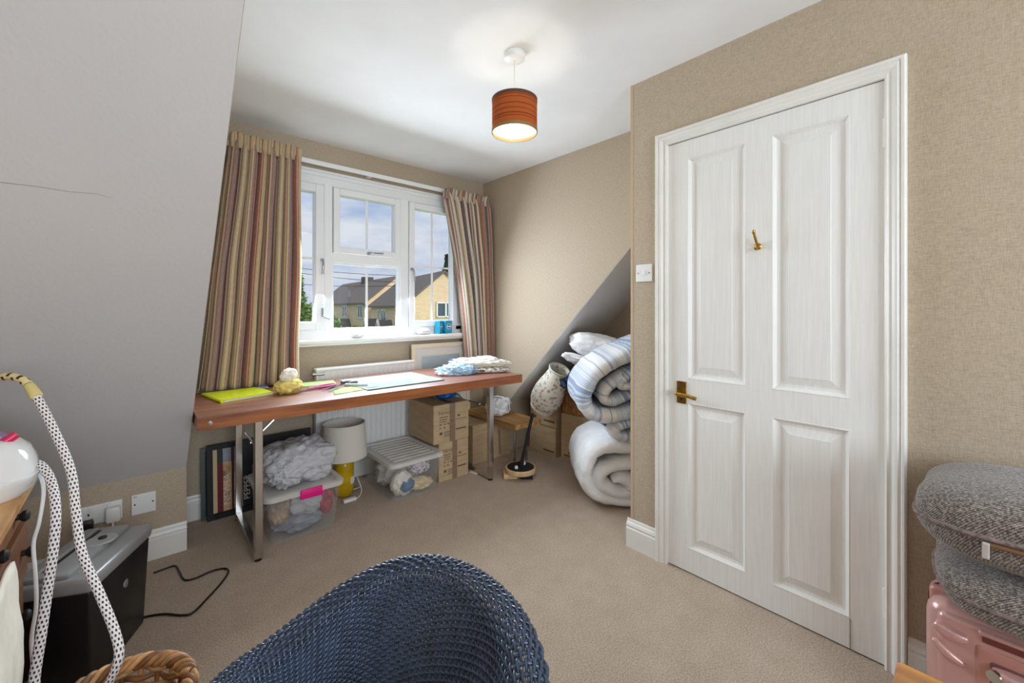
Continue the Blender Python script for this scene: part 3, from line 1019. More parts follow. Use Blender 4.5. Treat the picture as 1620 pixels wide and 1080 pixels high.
MB().box(.355, 2.93, 2.06, .392, 2.985, 2.20, .004).build('rail_end_box', NAVY, rail)

# ================================================================== PENDANT LAMP
LX, LY = 1.252, 1.372
lamp = thing('pendant_lamp', (LX, LY, CEIL), 'orange banded drum pendant lamp hanging from ceiling, lit', 'lamp')
MB().lathe([(0, 0), (.046, 0), (.048, -.006), (.046, -.024), (.040, -.030), (.010, -.034), (0, -.034)], (LX, LY, CEIL), 32).build('ceiling_rose', PLASTIC, lamp, True)
MB().tube([(LX, LY, CEIL - .03), (LX, LY, 2.12)], .0035, 8).build('cord', NYLON, lamp)
MB().lathe([(0, 2.132), (.012, 2.130), (.018, 2.112), (.019, 2.077), (.0, 2.076)], (LX, LY, 0), 20).build('bulb_holder', PLASTIC, lamp, True)
SH = banded('orange_shade', (226, 128, 60), (160, 72, 28), [(.88, .012), (.80, .010), (.62, .013), (.47, .010), (.33, .016), (.25, .010)])
sh = MB().lathe([(.1, 1.992), (.1, 2.03), (.1, 2.07), (.1, 2.10), (.1, 2.136)], (LX, LY, 0), 56).build('shade', SH, lamp, True, fixn=False)
inner = clear('white_shade_lining', (250, 244, 230), 0.8, 0.8)
MB().lathe([(.0985, 1.993), (.0985, 2.135)], (LX, LY, 0), 56).build('shade_lining', mat('shade_lining_white', (246, 240, 226), 0.8), sh, True)
MB().lathe([(.101, 2.124), (.1015, 2.138), (.098, 2.138), (.098, 2.124)], (LX, LY, 0), 56).build('top_trim', mat('brown_trim', (92, 52, 34), 0.6), sh, True)
MB().lathe([(.101, 1.990), (.1015, 2.004), (.098, 2.004), (.098, 1.990)], (LX, LY, 0), 56).build('bottom_trim', mat('bronze_trim', (150, 112, 62), 0.6), sh, True)
sp = MB()
for k in range(3):
    a = 2 * PI * k / 3 + .4
    sp.tube([(LX + .018 * math.cos(a), LY + .018 * math.sin(a), 2.117), (LX + .099 * math.cos(a), LY + .099 * math.sin(a), 2.128)], .002, 6)
sp.build('spider', NYLON, sh)
MB().lathe([(0, 1.990), (.014, 1.993), (.024, 2.003), (.027, 2.017), (.024, 2.032), (.015, 2.050), (.013, 2.077)], (LX, LY, 0), 28).build('bulb', frosted_bulb(), lamp, True)
pl_ = bpy.data.lights.new('bulb_light', 'POINT')
pl_.energy = 0.7
pl_.color = (1.0, 0.94, 0.85)
pl_.shadow_soft_size = 0.012
po = bpy.data.objects.new('bulb_light', pl_)
po.location = (LX, LY, 2.028)
link(po, lamp)

# ================================================================== SWITCH, SOCKETS
sw = thing('light_switch', (XD, 1.098, 1.386), 'white single light switch on wall beside the door', 'switch')
MB().box(XD - .009, 1.055, 1.343, XD, 1.141, 1.429, .003).build('plate', PLASTIC, sw)
MB().box(XD - .014, 1.092, 1.375, XD - .008, 1.105, 1.398, .002).build('rocker', PLASTIC, sw)
for y in (1.068, 1.128):
    MB().lathe([(0, 0), (.0035, 0), (.0035, .0012), (0, .0012)], (XD - .009, y, 1.386), 10, axis=(-1, 0, 0)).build('screw', BRASS, sw)
SKW = KY
ds = thing('double_socket', (-.12, SKW, .28), 'white double wall socket behind the shredder', 'socket')
MB().box(-.193, SKW - .010, .237, -.047, SKW, .323, .003).build('plate', PLASTIC, ds)
for x in (-.148, -.092):
    MB().box(x - .006, SKW - .014, .296, x + .006, SKW - .009, .316, .002).build('rocker', PLASTIC, ds)
for cx_ in (-.158, -.082):
    pn = MB().box(cx_ - .003, SKW - .0108, .280, cx_ + .003, SKW - .009, .29)
    pn.box(cx_ - .014, SKW - .0108, .262, cx_ - .006, SKW - .009, .266).box(cx_ + .006, SKW - .0108, .262, cx_ + .014, SKW - .009, .266)
    pn.build('pin_holes', BLACKM, ds)
ts = thing('blank_wall_plate', (.03, SKW, .28), 'square white wall plate right of the double socket', 'socket')
MB().box(-.016, SKW - .009, .232, .072, SKW, .327, .003).build('plate', PLASTIC, ts)
for x in (-.004, .060):
    MB().lathe([(0, 0), (.0035, 0), (.0035, .0012), (0, .0012)], (x, SKW - .009, .282), 10, axis=(0, -1, 0)).build('screw', BLACKM, ts)
text('marking', 'BT', .010, (-.002, SKW - .0092, .318), (1, 0, 0), (0, 0, 1), BLACKM, ts)
pg = thing('white_plug', (-.075, SKW - .04, .26), 'white plug in right half of the double socket', 'plug')
MB().box(-.103, SKW - .045, .235, -.052, SKW - .011, .305, .010).build('plug_body', PLASTIC, pg, True)
MB().tube(catmull([(-.078, SKW - .028, .24), (-.085, SKW - .05, .17), (-.13, SKW - .08, .08), (-.17, SKW - .1, .012)], 6), .0035, 8).build('flex', PLASTIC, pg, True)
pk = thing('black_plug', (-.16, SKW - .04, .24), 'black plug in left half of the double socket', 'plug')
MB().box(-.188, SKW - .045, .205, -.140, SKW - .011, .268, .009).build('plug_body', BLACKP, pk, True)
MB().tube(catmull([(-.164, SKW - .03, .21), (-.175, SKW - .06, .12), (-.20, SKW - .1, .02)], 6), .0035, 8).build('flex', BLACKP, pk, True)

# ================================================================== RADIATOR
rad = thing('radiator', (1.23, 2.95, .17), 'white ribbed panel radiator under the window behind table', 'radiator')
rx0, rx1, rz0, rz1, ry = .885, 1.60, .17, .795, 2.925
vs, uvs, nfl = [], [], 19
mb = MB()
def radf(u, v):
    x = rx0 + (rx1 - rx0) * u
    ph_ = (u * nfl) % 1.0
    e = max(0.0, min(1.0, min(v, 1 - v) * 14 - .35))
    inn = 1.0 if .30 < ph_ < .70 else max(0.0, 1 - min(abs(ph_ - .3), abs(ph_ - .7)) / .14)
    return (x, ry - .012 + .010 * inn * e, rz0 + (rz1 - rz0) * v)
mb.grid(radf, nfl * 12, 28)
mb.build('front_panel', PLASTIC, rad, 'full')
MB().box(rx0, ry + .001, rz0, rx1, ry + .04, rz1).build('back_panel', PLASTIC, rad)
MB().box(rx0 - .004, ry - .022, rz1 - .004, rx1 + .004, ry + .05, rz1 + .018, .007, 3).build('top_rail', PLASTIC, rad, True)
mb = MB().tube([(rx0 + .05, ry - .01, rz1 - .02), (rx0 - .02, ry, rz1 - .02)], .012, 12)
mb.build('air_valve', CHROME, rad)
MB().box(rx1, ry - .012, rz0, rx1 + .004, ry + .045, rz1).build('end_cap', PLASTIC, rad)
for x in (rx0 + .06, rx1 - .06):
    MB().tube([(x, ry + .02, rz0 + .02), (x, ry + .02, .0)], .008, 10).build('pipe', PLASTIC, rad)

# ================================================================== TABLE
TZ, TT = .74, .058
tab = thing('work_table', (1.12, 2.55, 0), 'long teak-topped work table with chrome loop legs under window', 'table')
TX0, TX1 = .196, 2.057
def ty(x): return 2.240 - (x - TX0) * .036
mb = MB()
for (xa, xb, za, zb_) in ((TX0, TX1, TZ - .004, TZ),):
    mb.add([(xa, ty(xa), za), (xb, ty(xb), za), (xb, 2.885, za), (xa, 2.885, za), (xa, ty(xa), zb_), (xb, ty(xb), zb_), (xb, 2.885, zb_), (xa, 2.885, zb_)],
           [(0, 3, 2, 1), (4, 5, 6, 7), (0, 1, 5, 4), (1, 2, 6, 5), (2, 3, 7, 6), (3, 0, 4, 7)])
mb.build('table_top', TEAK, tab)
def slab4(xa, xb, fa, fb2, ya, za, zb_):
    return [(xa, fa, za), (xb, fb2, za), (xb, ya, za), (xa, ya, za), (xa, fa, zb_), (xb, fb2, zb_), (xb, ya, zb_), (xa, ya, zb_)]
BF = [(0, 3, 2, 1), (4, 5, 6, 7), (0, 1, 5, 4), (1, 2, 6, 5), (2, 3, 7, 6), (3, 0, 4, 7)]
MB().add(slab4(TX0, TX1, ty(TX0), ty(TX1), 2.885, TZ - TT, TZ - .0042), BF).build('edge_band', TEAKE, tab)
MB().lathe([(0, 0), (.010, 0), (.009, .003), (0, .0035)], (TX0 + .045, ty(TX0 + .045), TZ - .03), 14, axis=(0, -1, 0)).build('screw_cap', CHROME, tab, True)
for nm, X_, yf, yb_ in (('a', .437, 2.31, 2.83), ('b', 1.862, 2.295, 2.83)):
    w = .018
    lf = MB()
    lf.box(X_ - w, yf - w, .012, X_ + w, yf + w, TZ - TT - .001, .003, 1)
    lf.box(X_ - w, yb_ - w, .012, X_ + w, yb_ + w, TZ - TT - .001, .003, 1)
    lf.box(X_ - w + .001, yf + w, .012, X_ + w - .001, yb_ - w, .046, .003, 1)
    lf.box(X_ - w + .001, yf + w, TZ - TT - .03, X_ + w - .001, yb_ - w, TZ - TT - .001, .003, 1)
    lo = lf.build('leg_frame', CHROME, tab)
    for y in (yf, yb_):
        MB().lathe([(0, 0), (.016, 0), (.016, .012), (0, .0125)], (X_, y, 0), 14).build('foot', BLACKP, lo)
    sg = 1 if X_ < 1 else -1
    br_ = MB().tube([(X_ + sg * .012, 2.56, .50), (X_ + sg * .20, 2.56, TZ - TT - .004)], .006, 8).build('brace', CHROME, tab)
    MB().tube([(X_ + sg * .012, 2.4, .52), (X_ + sg * .012, 2.7, .52)], .006, 8).build('brace_bar', CHROME, tab)
    MB().box(X_ + sg * .20 - .02, 2.54, TZ - TT - .03, X_ + sg * .20 + .02, 2.58, TZ - TT - .001, .003).build('brace_bracket', BLACKP, br_)
    MB().lathe([(0, 0), (.012, 0), (.012, .02), (0, .02)], (X_ + sg * .20, 2.54, TZ - TT - .016), 12, axis=(0, -1, 0)).build('bracket_cap', CHROME, br_)

# ------------------------------------------------------------------ on the table
fo = thing('document_folder', (.43, 2.66, TZ), 'bright yellow plastic folder of papers on table corner', 'folder')
fq = [(.318, 2.505), (.560, 2.575), (.525, 2.80), (.268, 2.79)]
cx_, cy_ = sum(a for a, b in fq) / 4, sum(b for a, b in fq) / 4
def poly_slab(q, z0, z1): 
    return MB().add([(a, b, z0) for a, b in q] + [(a, b, z1) for a, b in q], BF)
poly_slab(fq, TZ + .0005, TZ + .003).build('lower_cover', FOLDER, fo)
for i in range(3):
    s_ = .975 - .01 * i
    poly_slab([(cx_ + (a - cx_) * s_ + .004 * i, cy_ + (b - cy_) * s_) for a, b in fq], TZ + .0034 + .003 * i, TZ + .006 + .003 * i).build('paper_sheaf', PAPER, fo)
poly_slab(fq, TZ + .0125, TZ + .0145).build('upper_cover', FOLDER, fo)
MB().tube([(fq[0][0], fq[0][1], TZ + .0075), (fq[3][0], fq[3][1], TZ + .0075)], .0075, 10).build('spine', FOLDER, fo, True)
poly_slab([(.505, 2.77), (.565, 2.70), (.575, 2.78), (.535, 2.815)], TZ + .0146, TZ + .016).build('clear_sleeve', clear('blue_sleeve', (150, 180, 220), .5), fo)
pu = thing('fabric_pouch', (.63, 2.57, TZ), 'crumpled yellow and white fabric pouch beside yellow folder', 'pouch')
POUCH = mat('yellow_patterned_cloth', (224, 196, 112), 0.85, var=0.2, vscale=40, bmp=.5, bscale=60)
blob((.632, 2.56, TZ + .036), (.072, .062, .044), 5, .3, 2.0, 4, TZ + .001, crease=.35).build('pouch_body', POUCH, pu, 'full')
blob((.635, 2.57, TZ + .094), (.052, .034, .038), 9, .35, 2.2, 4, None, rz=.5, crease=.4, tilt=(-.5, 'Y')).build('folded_flap', CREAMC, pu, 'full')
def sheet(name, q, z, m, label, cat, group=None, th=.0012, curl=0.0):
    t = MB().grid(lambda u, v: (q[0][0] * (1 - u) * (1 - v) + q[1][0] * u * (1 - v) + q[2][0] * u * v + q[3][0] * (1 - u) * v,
                                q[0][1] * (1 - u) * (1 - v) + q[1][1] * u * (1 - v) + q[2][1] * u * v + q[3][1] * (1 - u) * v,
                                z + curl * (u - .5) ** 2 * 4 + .0006 * math.sin(u * 9 + v * 5)), 10, 8).build(name, m, None, 'full', solid=th)
    return tag(t, label, cat, group)
sheet('pattern_sheet', [(.715, 2.70), (.93, 2.67), (.96, 2.82), (.74, 2.85)], TZ + .0016, GREENP, 'green pattern sheet at back of table behind pouch', 'paper', 'green pattern sheets')
sheet('pattern_sheet', [(.80, 2.33), (.97, 2.36), (1.03, 2.52), (.85, 2.50)], TZ + .0016, GREENP, 'green pattern sheet near front edge, left of glass board', 'paper', 'green pattern sheets')
gb2 = thing('cutting_board', (1.22, 2.55, TZ), 'pale glass cutting board lying flat on the table', 'board')
MB().add(slab4(.985, 1.50, 2.325, 2.330, 2.77, TZ + .0006, TZ + .006), BF).build('board', mat('pale_green_glass', (196, 216, 214), 0.08, coat=.5), gb2)
MB().add(slab4(.984, 1.501, 2.3235, 2.3285, 2.3245, TZ + .0006, TZ + .0061), BF).build('dark_edge', mat('board_edge', (70, 92, 88), .3), gb2)
sc1 = thing('pinking_shears', (.84, 2.56, TZ), 'pink-handled shears lying beside the fabric pouch', 'scissors')
PINKH = mat('plum_handle', (176, 52, 110), .35)
MB().tube(catmull([(.735, 2.565, TZ + .010), (.80, 2.585, TZ + .012), (.86, 2.60, TZ + .013), (.895, 2.60, TZ + .012)], 5), [.006] * 5 + [.010] * 6 + [.009] * 5, 10).build('handle', PINKH, sc1, True)
MB().tube(catmull([(.73, 2.56, TZ + .008), (.79, 2.555, TZ + .010), (.85, 2.56, TZ + .010), (.89, 2.575, TZ + .010)], 5), [.005] * 5 + [.008] * 11, 10).build('handle', PINKH, sc1, True)
MB().box(.66, 2.545, TZ + .003, .74, 2.565, TZ + .007).build('blade', STEEL, sc1)
sc2 = thing('dressmaking_scissors', (.93, 2.5, TZ), 'black-handled scissors open on green sheet', 'scissors')
def ringpts(c, rx, ry_, a0):
    return [(c[0] + rx * math.cos(t) * math.cos(a0) - ry_ * math.sin(t) * math.sin(a0), c[1] + rx * math.cos(t) * math.sin(a0) + ry_ * math.sin(t) * math.cos(a0), TZ + .011) for t in [2 * PI * k / 20 for k in range(20)]]
MB().tube(ringpts((1.00, 2.585), .032, .018, .5), .006, 8, closed=True).build('finger_loop', BLACKP, sc2, True)
MB().tube(ringpts((.975, 2.63), .030, .017, .1), .006, 8, closed=True).build('finger_loop', BLACKP, sc2, True)
for q in ([(.975, 2.575), (.80, 2.44), (.805, 2.432), (.985, 2.565)], [(.95, 2.625), (.79, 2.50), (.795, 2.49), (.96, 2.615)]):
    MB().add([(a, b, TZ + .006) for a, b in q] + [(a, b, TZ + .009) for a, b in q], BF).build('blade', STEEL, sc2)
MB().tube([(.94, 2.545, TZ + .011), (1.03, 2.44, TZ + .012)], .009, 10).build('handle', mat('grey_grip', (190, 192, 196), .4), sc2)
tag(MB().box(1.0, 2.375, TZ + .0065, 1.07, 2.380, TZ + .0085).build('bodkin', STEEL), 'small steel bodkin on the corner of glass board', 'needle')
bl = thing('blue_gauze', (1.70, 2.49, TZ), 'crumpled pale blue gauze on the table', 'cloth')
blob((1.715, 2.49, TZ + .028), (.125, .080, .040), 2, .5, 2.6, 5, TZ + .001, rz=-.7, crease=.6).build('gauze_heap', BLUEC, bl, 'full')
blob((1.665, 2.52, TZ + .014), (.09, .085, .020), 3, .5, 3.0, 4, TZ + .001, rz=.2, crease=.6).build('gauze_edge', mat('white_gauze', (228, 236, 246), .9, var=.05, vscale=30), bl, 'full')
wc = thing('white_cloth_pile', (1.95, 2.47, TZ + .03), 'heap of folded white cotton cloth at table end', 'cloth')
blob((1.935, 2.49, TZ + .062), (.20, .095, .030), 7, .4, 2.0, 5, TZ + .034, rz=-.62, crease=.45).build('cloth_fold', CREAMC, wc, 'full')
blob((1.86, 2.56, TZ + .068), (.13, .07, .030), 8, .45, 2.4, 5, TZ + .034, rz=-.4, crease=.5).build('cloth_fold', WHITEC, wc, 'full')
blob((1.965, 2.47, TZ + .088), (.085, .05, .024), 12, .45, 2.2, 4, None, rz=-.9, crease=.5).build('cloth_fold', WHITEC, wc, 'full')
tag(blob((1.94, 2.43, TZ + .018), (.16, .085, .019), 14, .35, 2.4, 5, TZ + .001, rz=-.62, crease=.5).build('patterned_cloth', PATC, None, 'full'), 'patterned dark and cream cloth under the white cloth heap', 'cloth')
tag(blob((1.76, 2.63, TZ + .05), (.02, .03, .045), 15, .1, 2, 3, TZ + .001, boxy=.7).build('blue_tin', mat('dark_blue_tin', (24, 66, 108), .4)), 'small dark blue tin behind the white cloth heap', 'tin')

# on the sill
tag(blob((1.17, 2.945, 1.024), (.055, .030, .022), 21, .4, 2.6, 4, 1.0035, crease=.5).build('crumpled_tissue', TISSUE, None, 'full'), 'crumpled white tissue on sill below centre light', 'tissue', 'tissues on the sill')
tag(blob((1.705, 2.95, 1.028), (.06, .028, .026), 22, .4, 2.2, 4, 1.0035, crease=.4).build('crumpled_tissue', TISSUE, None, 'full'), 'crumpled white tissue on sill beside blue boxes', 'tissue', 'tissues on the sill')
for i, (x, rz, lab) in enumerate(((1.855, .65, 'left one of two blue cartons on the window sill'), (1.935, .12, 'right one of two blue cartons on the window sill'))):
    t = thing('blue_carton', (x, 2.955, 1.003), lab, 'box', 'blue cartons on the sill')
    Mx = Matrix.Translation((x, 2.957, 1.0035)) @ Matrix.Rotation(rz, 4, 'Z')
    b = MB(); b.M = Mx
    b.box(-.034, -.022, 0, .034, .022, .105, .002).build('carton', TEAL, t)
    b = MB(); b.M = Mx
    b.lathe([(0, 0), (.024, 0), (.024, .0006), (0, .0006)], (0, -.0222, .058), 24, axis=(0, -1, 0)).build('white_disc', PAPER, t)
    b = MB(); b.M = Mx
    b.lathe([(0, 0), (.020, 0), (.020, .0005), (0, .0005)], (0, -.0230, .058), 24, axis=(0, -1, 0)).build('blue_disc', mat('logo_blue_%d' % i, (28, 104, 158), .5), t)
    b = MB(); b.M = Mx
    b.box(-.018, -.0243, .053, .018, -.0234, .063).build('band', PAPER, t)

# leaning picture behind the table
pic = thing('framed_picture', (1.86, 2.93, .32), 'cream framed pale picture leaning behind the table', 'picture')
def frame(t, x0, x1, z0, z1, yb_, ytop, w, th, fm, fill, parent=None):
    """a leaning frame: local x along wall, leaning back from yb_ (bottom) to ytop (top)"""
    def P(x, h, o): 
        q = (h - z0) / (z1 - z0)
        return Vector((x, yb_ + (ytop - yb_) * q - o, h))
    def bar(xa, xb, za, zb_):
        return [P(xa, za, 0), P(xb, za, 0), P(xb, zb_, 0), P(xa, zb_, 0), P(xa, za, th), P(xb, za, th), P(xb, zb_, th), P(xa, zb_, th)]
    for b in ((x0, x1, z0, z0 + w), (x0, x1, z1 - w, z1), (x0, x0 + w, z0 + w, z1 - w), (x1 - w, x1, z0 + w, z1 - w)):
        MB().add(bar(*b), BF).build('frame_bar', fm, t)
    for (xa, xb, za, zb_, oo, m, nm) in fill:
        MB().add([P(xa, za, oo), P(xb, za, oo), P(xb, zb_, oo), P(xa, zb_, oo), P(xa, za, oo + .001), P(xb, za, oo + .001), P(xb, zb_, oo + .001), P(xa, zb_, oo + .001)], BF).build(nm, m, t)
    return P
frame(pic, 1.60, 2.14, .318, .928, 2.93, 2.96, .03, .018, mat('cream_frame_paint', (232, 218, 190), .5),
      [(1.62, 2.12, .34, .91, .004, mat('mount_card', (236, 232, 222), .8), 'mount'), (1.69, 2.05, .42, .83, .0055, mat('pale_watercolour', (176, 196, 204), .8, var=.12, vscale=5, stretch=(.3, 1, 3)), 'print'), (1.62, 2.12, .34, .91, .008, clear('picture_glass', (220, 226, 228), .08, .03), 'glazing')])

# ================================================================== UNDER THE TABLE
# framed poster leaning on the wall
po_ = thing('framed_poster', (.47, 2.93, 0), 'black framed collage poster leaning under left end of table', 'picture')
DARKP = mat('poster_black', (26, 22, 28), .5)
Pf = frame(po_, .30, .86, .002, .42, 2.925, 2.965, .028, .02, BLACKM,
      [(.325, .835, .03, .395, .004, DARKP, 'poster'), (.330, .350, .034, .390, .006, mat('poster_cream', (232, 204, 160), .7), 'cream_strip'),
       (.350, .378, .034, .310, .006, mat('poster_maroon', (118, 20, 44), .6), 'maroon_strip'), (.350, .375, .310, .390, .006, mat('poster_green', (44, 62, 54), .6), 'green_strip'),
       (.378, .420, .034, .310, .006, mat('poster_tan', (206, 164, 118), .7, var=.25, vscale=18), 'tan_strip'), (.378, .418, .310, .390, .006, mat('poster_grey', (176, 178, 190), .7, var=.1), 'grey_strip'),
       (.420, .445, .034, .390, .006, mat('poster_plum', (64, 34, 52), .6), 'plum_strip'), (.445, .468, .05, .385, .006, mat('poster_slate', (120, 120, 136), .6, var=.3, vscale=22), 'slate_strip'),
       (.472, .474, .034, .390, .006, PAPER, 'rule'), (.525, .60, .15, .26, .006, mat('poster_grey_b', (128, 120, 122), .6, var=.3, vscale=14), 'photo_patch')])
def leanpt(x, z): return Pf(x, z, .0085)
up_t = (leanpt(0, .3) - leanpt(0, .1)).normalized()
text('lettering', 'NEWSA', .052, leanpt(.399, .155), up_t, (-1, 0, 0), mat('poster_white', (236, 226, 214), .6), po_)
text('lettering', 'PEPPER', .046, leanpt(.497, .14), up_t, (-1, 0, 0), MATS['poster_white'], po_)
pb = thing('picture_frame', (.5, 2.97, 0), 'thin grey-green frame edge behind the black framed poster', 'picture')
frame(pb, .275, .80, .002, .405, 2.95, 2.985, .02, .012, mat('green_grey_frame', (72, 84, 80), .4), [(.29, .78, .02, .39, .003, DARKP, 'backing')])

def storage_box(name, label, x0, x1, y0, y1, h, rz=0.0, ribbed=False, clip=None):
    t = thing(name, ((x0 + x1) / 2, (y0 + y1) / 2, 0), label, 'storage box', 'clear storage boxes')
    cx, cy = (x0 + x1) / 2, (y0 + y1) / 2
    Mx = Matrix.Translation((cx, cy, 0)) @ Matrix.Rotation(rz, 4, 'Z')
    a, b = (x1 - x0) / 2, (y1 - y0) / 2
    def rr(hx, hy, r, z, n=6):
        out = []
        for (sx, sy, a0) in ((1, 1, 0), (-1, 1, PI / 2), (-1, -1, PI), (1, -1, 1.5 * PI)):
            for k in range(n + 1):
                an = a0 + PI / 2 * k / n
                out.append((sx * (hx - r) + r * math.cos(an), sy * (hy - r) + r * math.sin(an), z))
        return out
    def shell(rings):
        mb = MB(); mb.M = Mx
        n = len(rings[0])
        vs = [v for r_ in rings for v in r_]
        fs = [(i * n + k, i * n + (k + 1) % n, (i + 1) * n + (k + 1) % n, (i + 1) * n + k) for i in range(len(rings) - 1) for k in range(n)]
        mb.add(vs, fs)
        return mb, n
    mb, n = shell([rr(a - .045, b - .045, .03, .004), rr(a - .038, b - .038, .035, .012), rr(a - .014, b - .014, .04, h - .03), rr(a - .006, b - .006, .04, h - .026), rr(a - .005, b - .005, .04, h - .012)])
    mb.f.append(tuple(range(n)))
    mb.build('tub', CLEARP, t, True)
    rings = [rr(a - .004, b - .004, .042, h - .028), rr(a, b, .045, h - .026), rr(a, b, .045, h - .004), rr(a - .006, b - .006, .04, h), rr(a - .030, b - .030, .03, h), rr(a - .034, b - .034, .03, h - .007)]
    mb, n = shell(rings)
    mb.f.append(tuple((len(rings) - 1) * n + k for k in range(n)))
    ld = mb.build('lid', LIDP, t, True)
    if ribbed:
        nr = 8
        for i in range(nr):
            yy = -b + .055 + (2 * b - .11) * (i + .5) / nr
            r_ = MB(); r_.M = Mx
            r_.box(-a + .05, yy - .014, h - .008, a - .05, yy + .014, h - .001, .004)
            r_.build('rib', LIDP, ld, True)
    if clip:
        c_ = MB(); c_.M = Mx
        c_.box(clip[0] - .055, -b - .011, h - .045, clip[0] + .055, -b + .002, h + .004, .004)
        c_.box(clip[0] - .05, -b - .014, h - .022, clip[0] + .05, -b - .009, h - .012, .002)
        c_.build('clip', clip[1], t, True)
    return t, Mx
sb1, _ = storage_box('storage_box', 'clear storage box with hot pink clip under the carrier bag', .468, .868, 2.345, 2.80, .262, clip=(.02, PINK))
sb2, _ = storage_box('storage_box', 'clear storage box with ribbed lid beside the cardboard boxes', 1.145, 1.535, 2.362, 2.86, .258, ribbed=True)
def inside(name, label, c, r, seed, m, group, rz=0.0, amp=.35, crease=.5, zmin=.012):
    return tag(blob(c, r, seed, amp, 1.8, 4, zmin, rz=rz, crease=crease).build(name, m, None, 'full'), label, 'cloth', group)
GREYC = mat('grey_fabric', (150, 156, 166), .9, var=.1, vscale=20)
inside('folded_fabric', 'grey blue fabric at bottom of box with pink clip', (.67, 2.50, .06), (.13, .10, .048), 31, GREYC, 'fabric inside the pink-clip box')
inside('folded_fabric', 'tan fabric at left inside box with pink clip', (.565, 2.48, .13), (.05, .07, .07), 32, mat('tan_fabric', (176, 150, 122), .9, var=.2, vscale=20), 'fabric inside the pink-clip box')
inside('plastic_wrap', 'white plastic wrap draped inside box with pink clip', (.70, 2.47, .15), (.09, .06, .065), 33, BAGP, 'fabric inside the pink-clip box', amp=.6)
inside('red_wool', 'dark red wool at right inside box with pink clip', (.795, 2.47, .135), (.038, .06, .07), 34, mat('red_wool_yarn', (172, 40, 56), .9, var=.3, vscale=40), 'fabric inside the pink-clip box')
inside('folded_fabric', 'cream fabric at left inside ribbed-lid box', (1.27, 2.47, .09), (.065, .06, .075), 41, CREAMC, 'fabric inside the ribbed-lid box')
inside('folded_fabric', 'blue fabric at near corner inside ribbed-lid box', (1.285, 2.425, .085), (.045, .030, .04), 42, mat('denim_blue', (70, 108, 140), .9, var=.15, vscale=20), 'fabric inside the ribbed-lid box', zmin=.03)
inside('folded_fabric', 'yellow cream fabric at lower right inside ribbed-lid box', (1.40, 2.48, .055), (.085, .06, .04), 43, mat('straw_fabric', (226, 200, 152), .9, var=.12, vscale=20), 'fabric inside the ribbed-lid box')
inside('folded_fabric', 'multicoloured fabric at the top inside ribbed-lid box', (1.40, 2.50, .165), (.075, .08, .05), 44, floral('multi_cotton', (220, 210, 214), [(150, 60, 70), (60, 70, 120), (220, 210, 214), (110, 90, 130)]), 'fabric inside the ribbed-lid box', zmin=.1)
inside('folded_fabric', 'pale grey fabric at back inside ribbed-lid box', (1.33, 2.66, .11), (.14, .14, .10), 45, mat('pale_fabric', (206, 202, 196), .9, var=.08, vscale=20), 'fabric inside the ribbed-lid box')
bag = thing('carrier_bag', (.67, 2.5, .262), 'stuffed white plastic carrier bag on box with pink clip', 'bag')
blob((.672, 2.555, .362), (.172, .152, .112), 51, .32, 1.9, 5, .2635, crease=.33, boxy=.25).build('bag_film', BAGP, bag, 'full')
blob((.672, 2.565, .355), (.155, .135, .098), 52, .22, 1.6, 4, .266, boxy=.2).build('wadding', mat('bag_wadding', (206, 204, 208), .95, var=.06, vscale=12), bag, 'full')
blob((.60, 2.46, .335), (.085, .065, .075), 54, .4, 2.6, 5, .2635, crease=.55).build('bag_film_fold', BAGP, bag, 'full')
blob((.775, 2.47, .345), (.055, .055, .050), 53, .6, 2.6, 4, .266, crease=.7).build('tied_handles', BAGP, bag, 'full')

# table lamp on the floor
lx, ly = 1.005, 2.745
tl = thing('table_lamp', (lx, ly, 0), 'table lamp with ivory shade and yellow ceramic base on floor', 'lamp')
MB().lathe([(0, .003), (.045, .003), (.054, .012), (.058, .05), (.058, .20), (.052, .228), (.026, .245), (.018, .262), (.0, .263)], (lx, ly, 0), 36, wob=lambda a, z: .02 * math.sin(z * 260)).build('base', MUSTARD, tl, 'full')
MB().tube([(lx, ly, .26), (lx, ly, .33)], .014, 12).build('lamp_holder', PLASTIC, tl)
shd = MB().lathe([(.142, .252), (.1285, .470), (.127, .470), (.1405, .252)], (lx, ly, 0), 48).build('lamp_shade', SHADEW, tl, True)
MB().lathe([(.1432, .252), (.1436, .260), (.1395, .260), (.1395, .252), (.1432, .252)], (lx, ly, 0), 48).build('hem', SHADEW, shd, True)
MB().box(lx - .001, ly - .1345, .255, lx + .003, ly - .1335, .26).build('seam', SHADEW, shd)
flower = MB()
fd3 = Vector((math.cos(-.9), math.sin(-.9), 0))
fe = Vector((-fd3.y, fd3.x, 0))
for k in range(6):
    a = 2 * PI * k / 6
    flower.lathe([(0, 0), (.011, 0), (.009, .003), (0, .004)], Vector((lx, ly, .10)) + fd3 * (.0575 if k % 3 else .0585) + fe * .014 * math.cos(a) + Vector((0, 0, .016 * math.sin(a))), 12, axis=fd3)
flower.build('white_motif', PAPER, tl, True)
MB().tube(catmull([(lx + .05, ly + .01, .012), (lx + .10, ly - .01, .03), (lx + .075, ly - .03, .10), (lx + .09, ly - .06, .03), (lx + .06, ly - .10, .006), (lx + .02, ly - .12, .006)], 7), .003, 8).build('flex', NYLON, tl, True)
MB().box(lx - .05, ly - .135, .002, lx + .03, ly - .105, .022, .005).build('flex_plug', PLASTIC, tl, True)

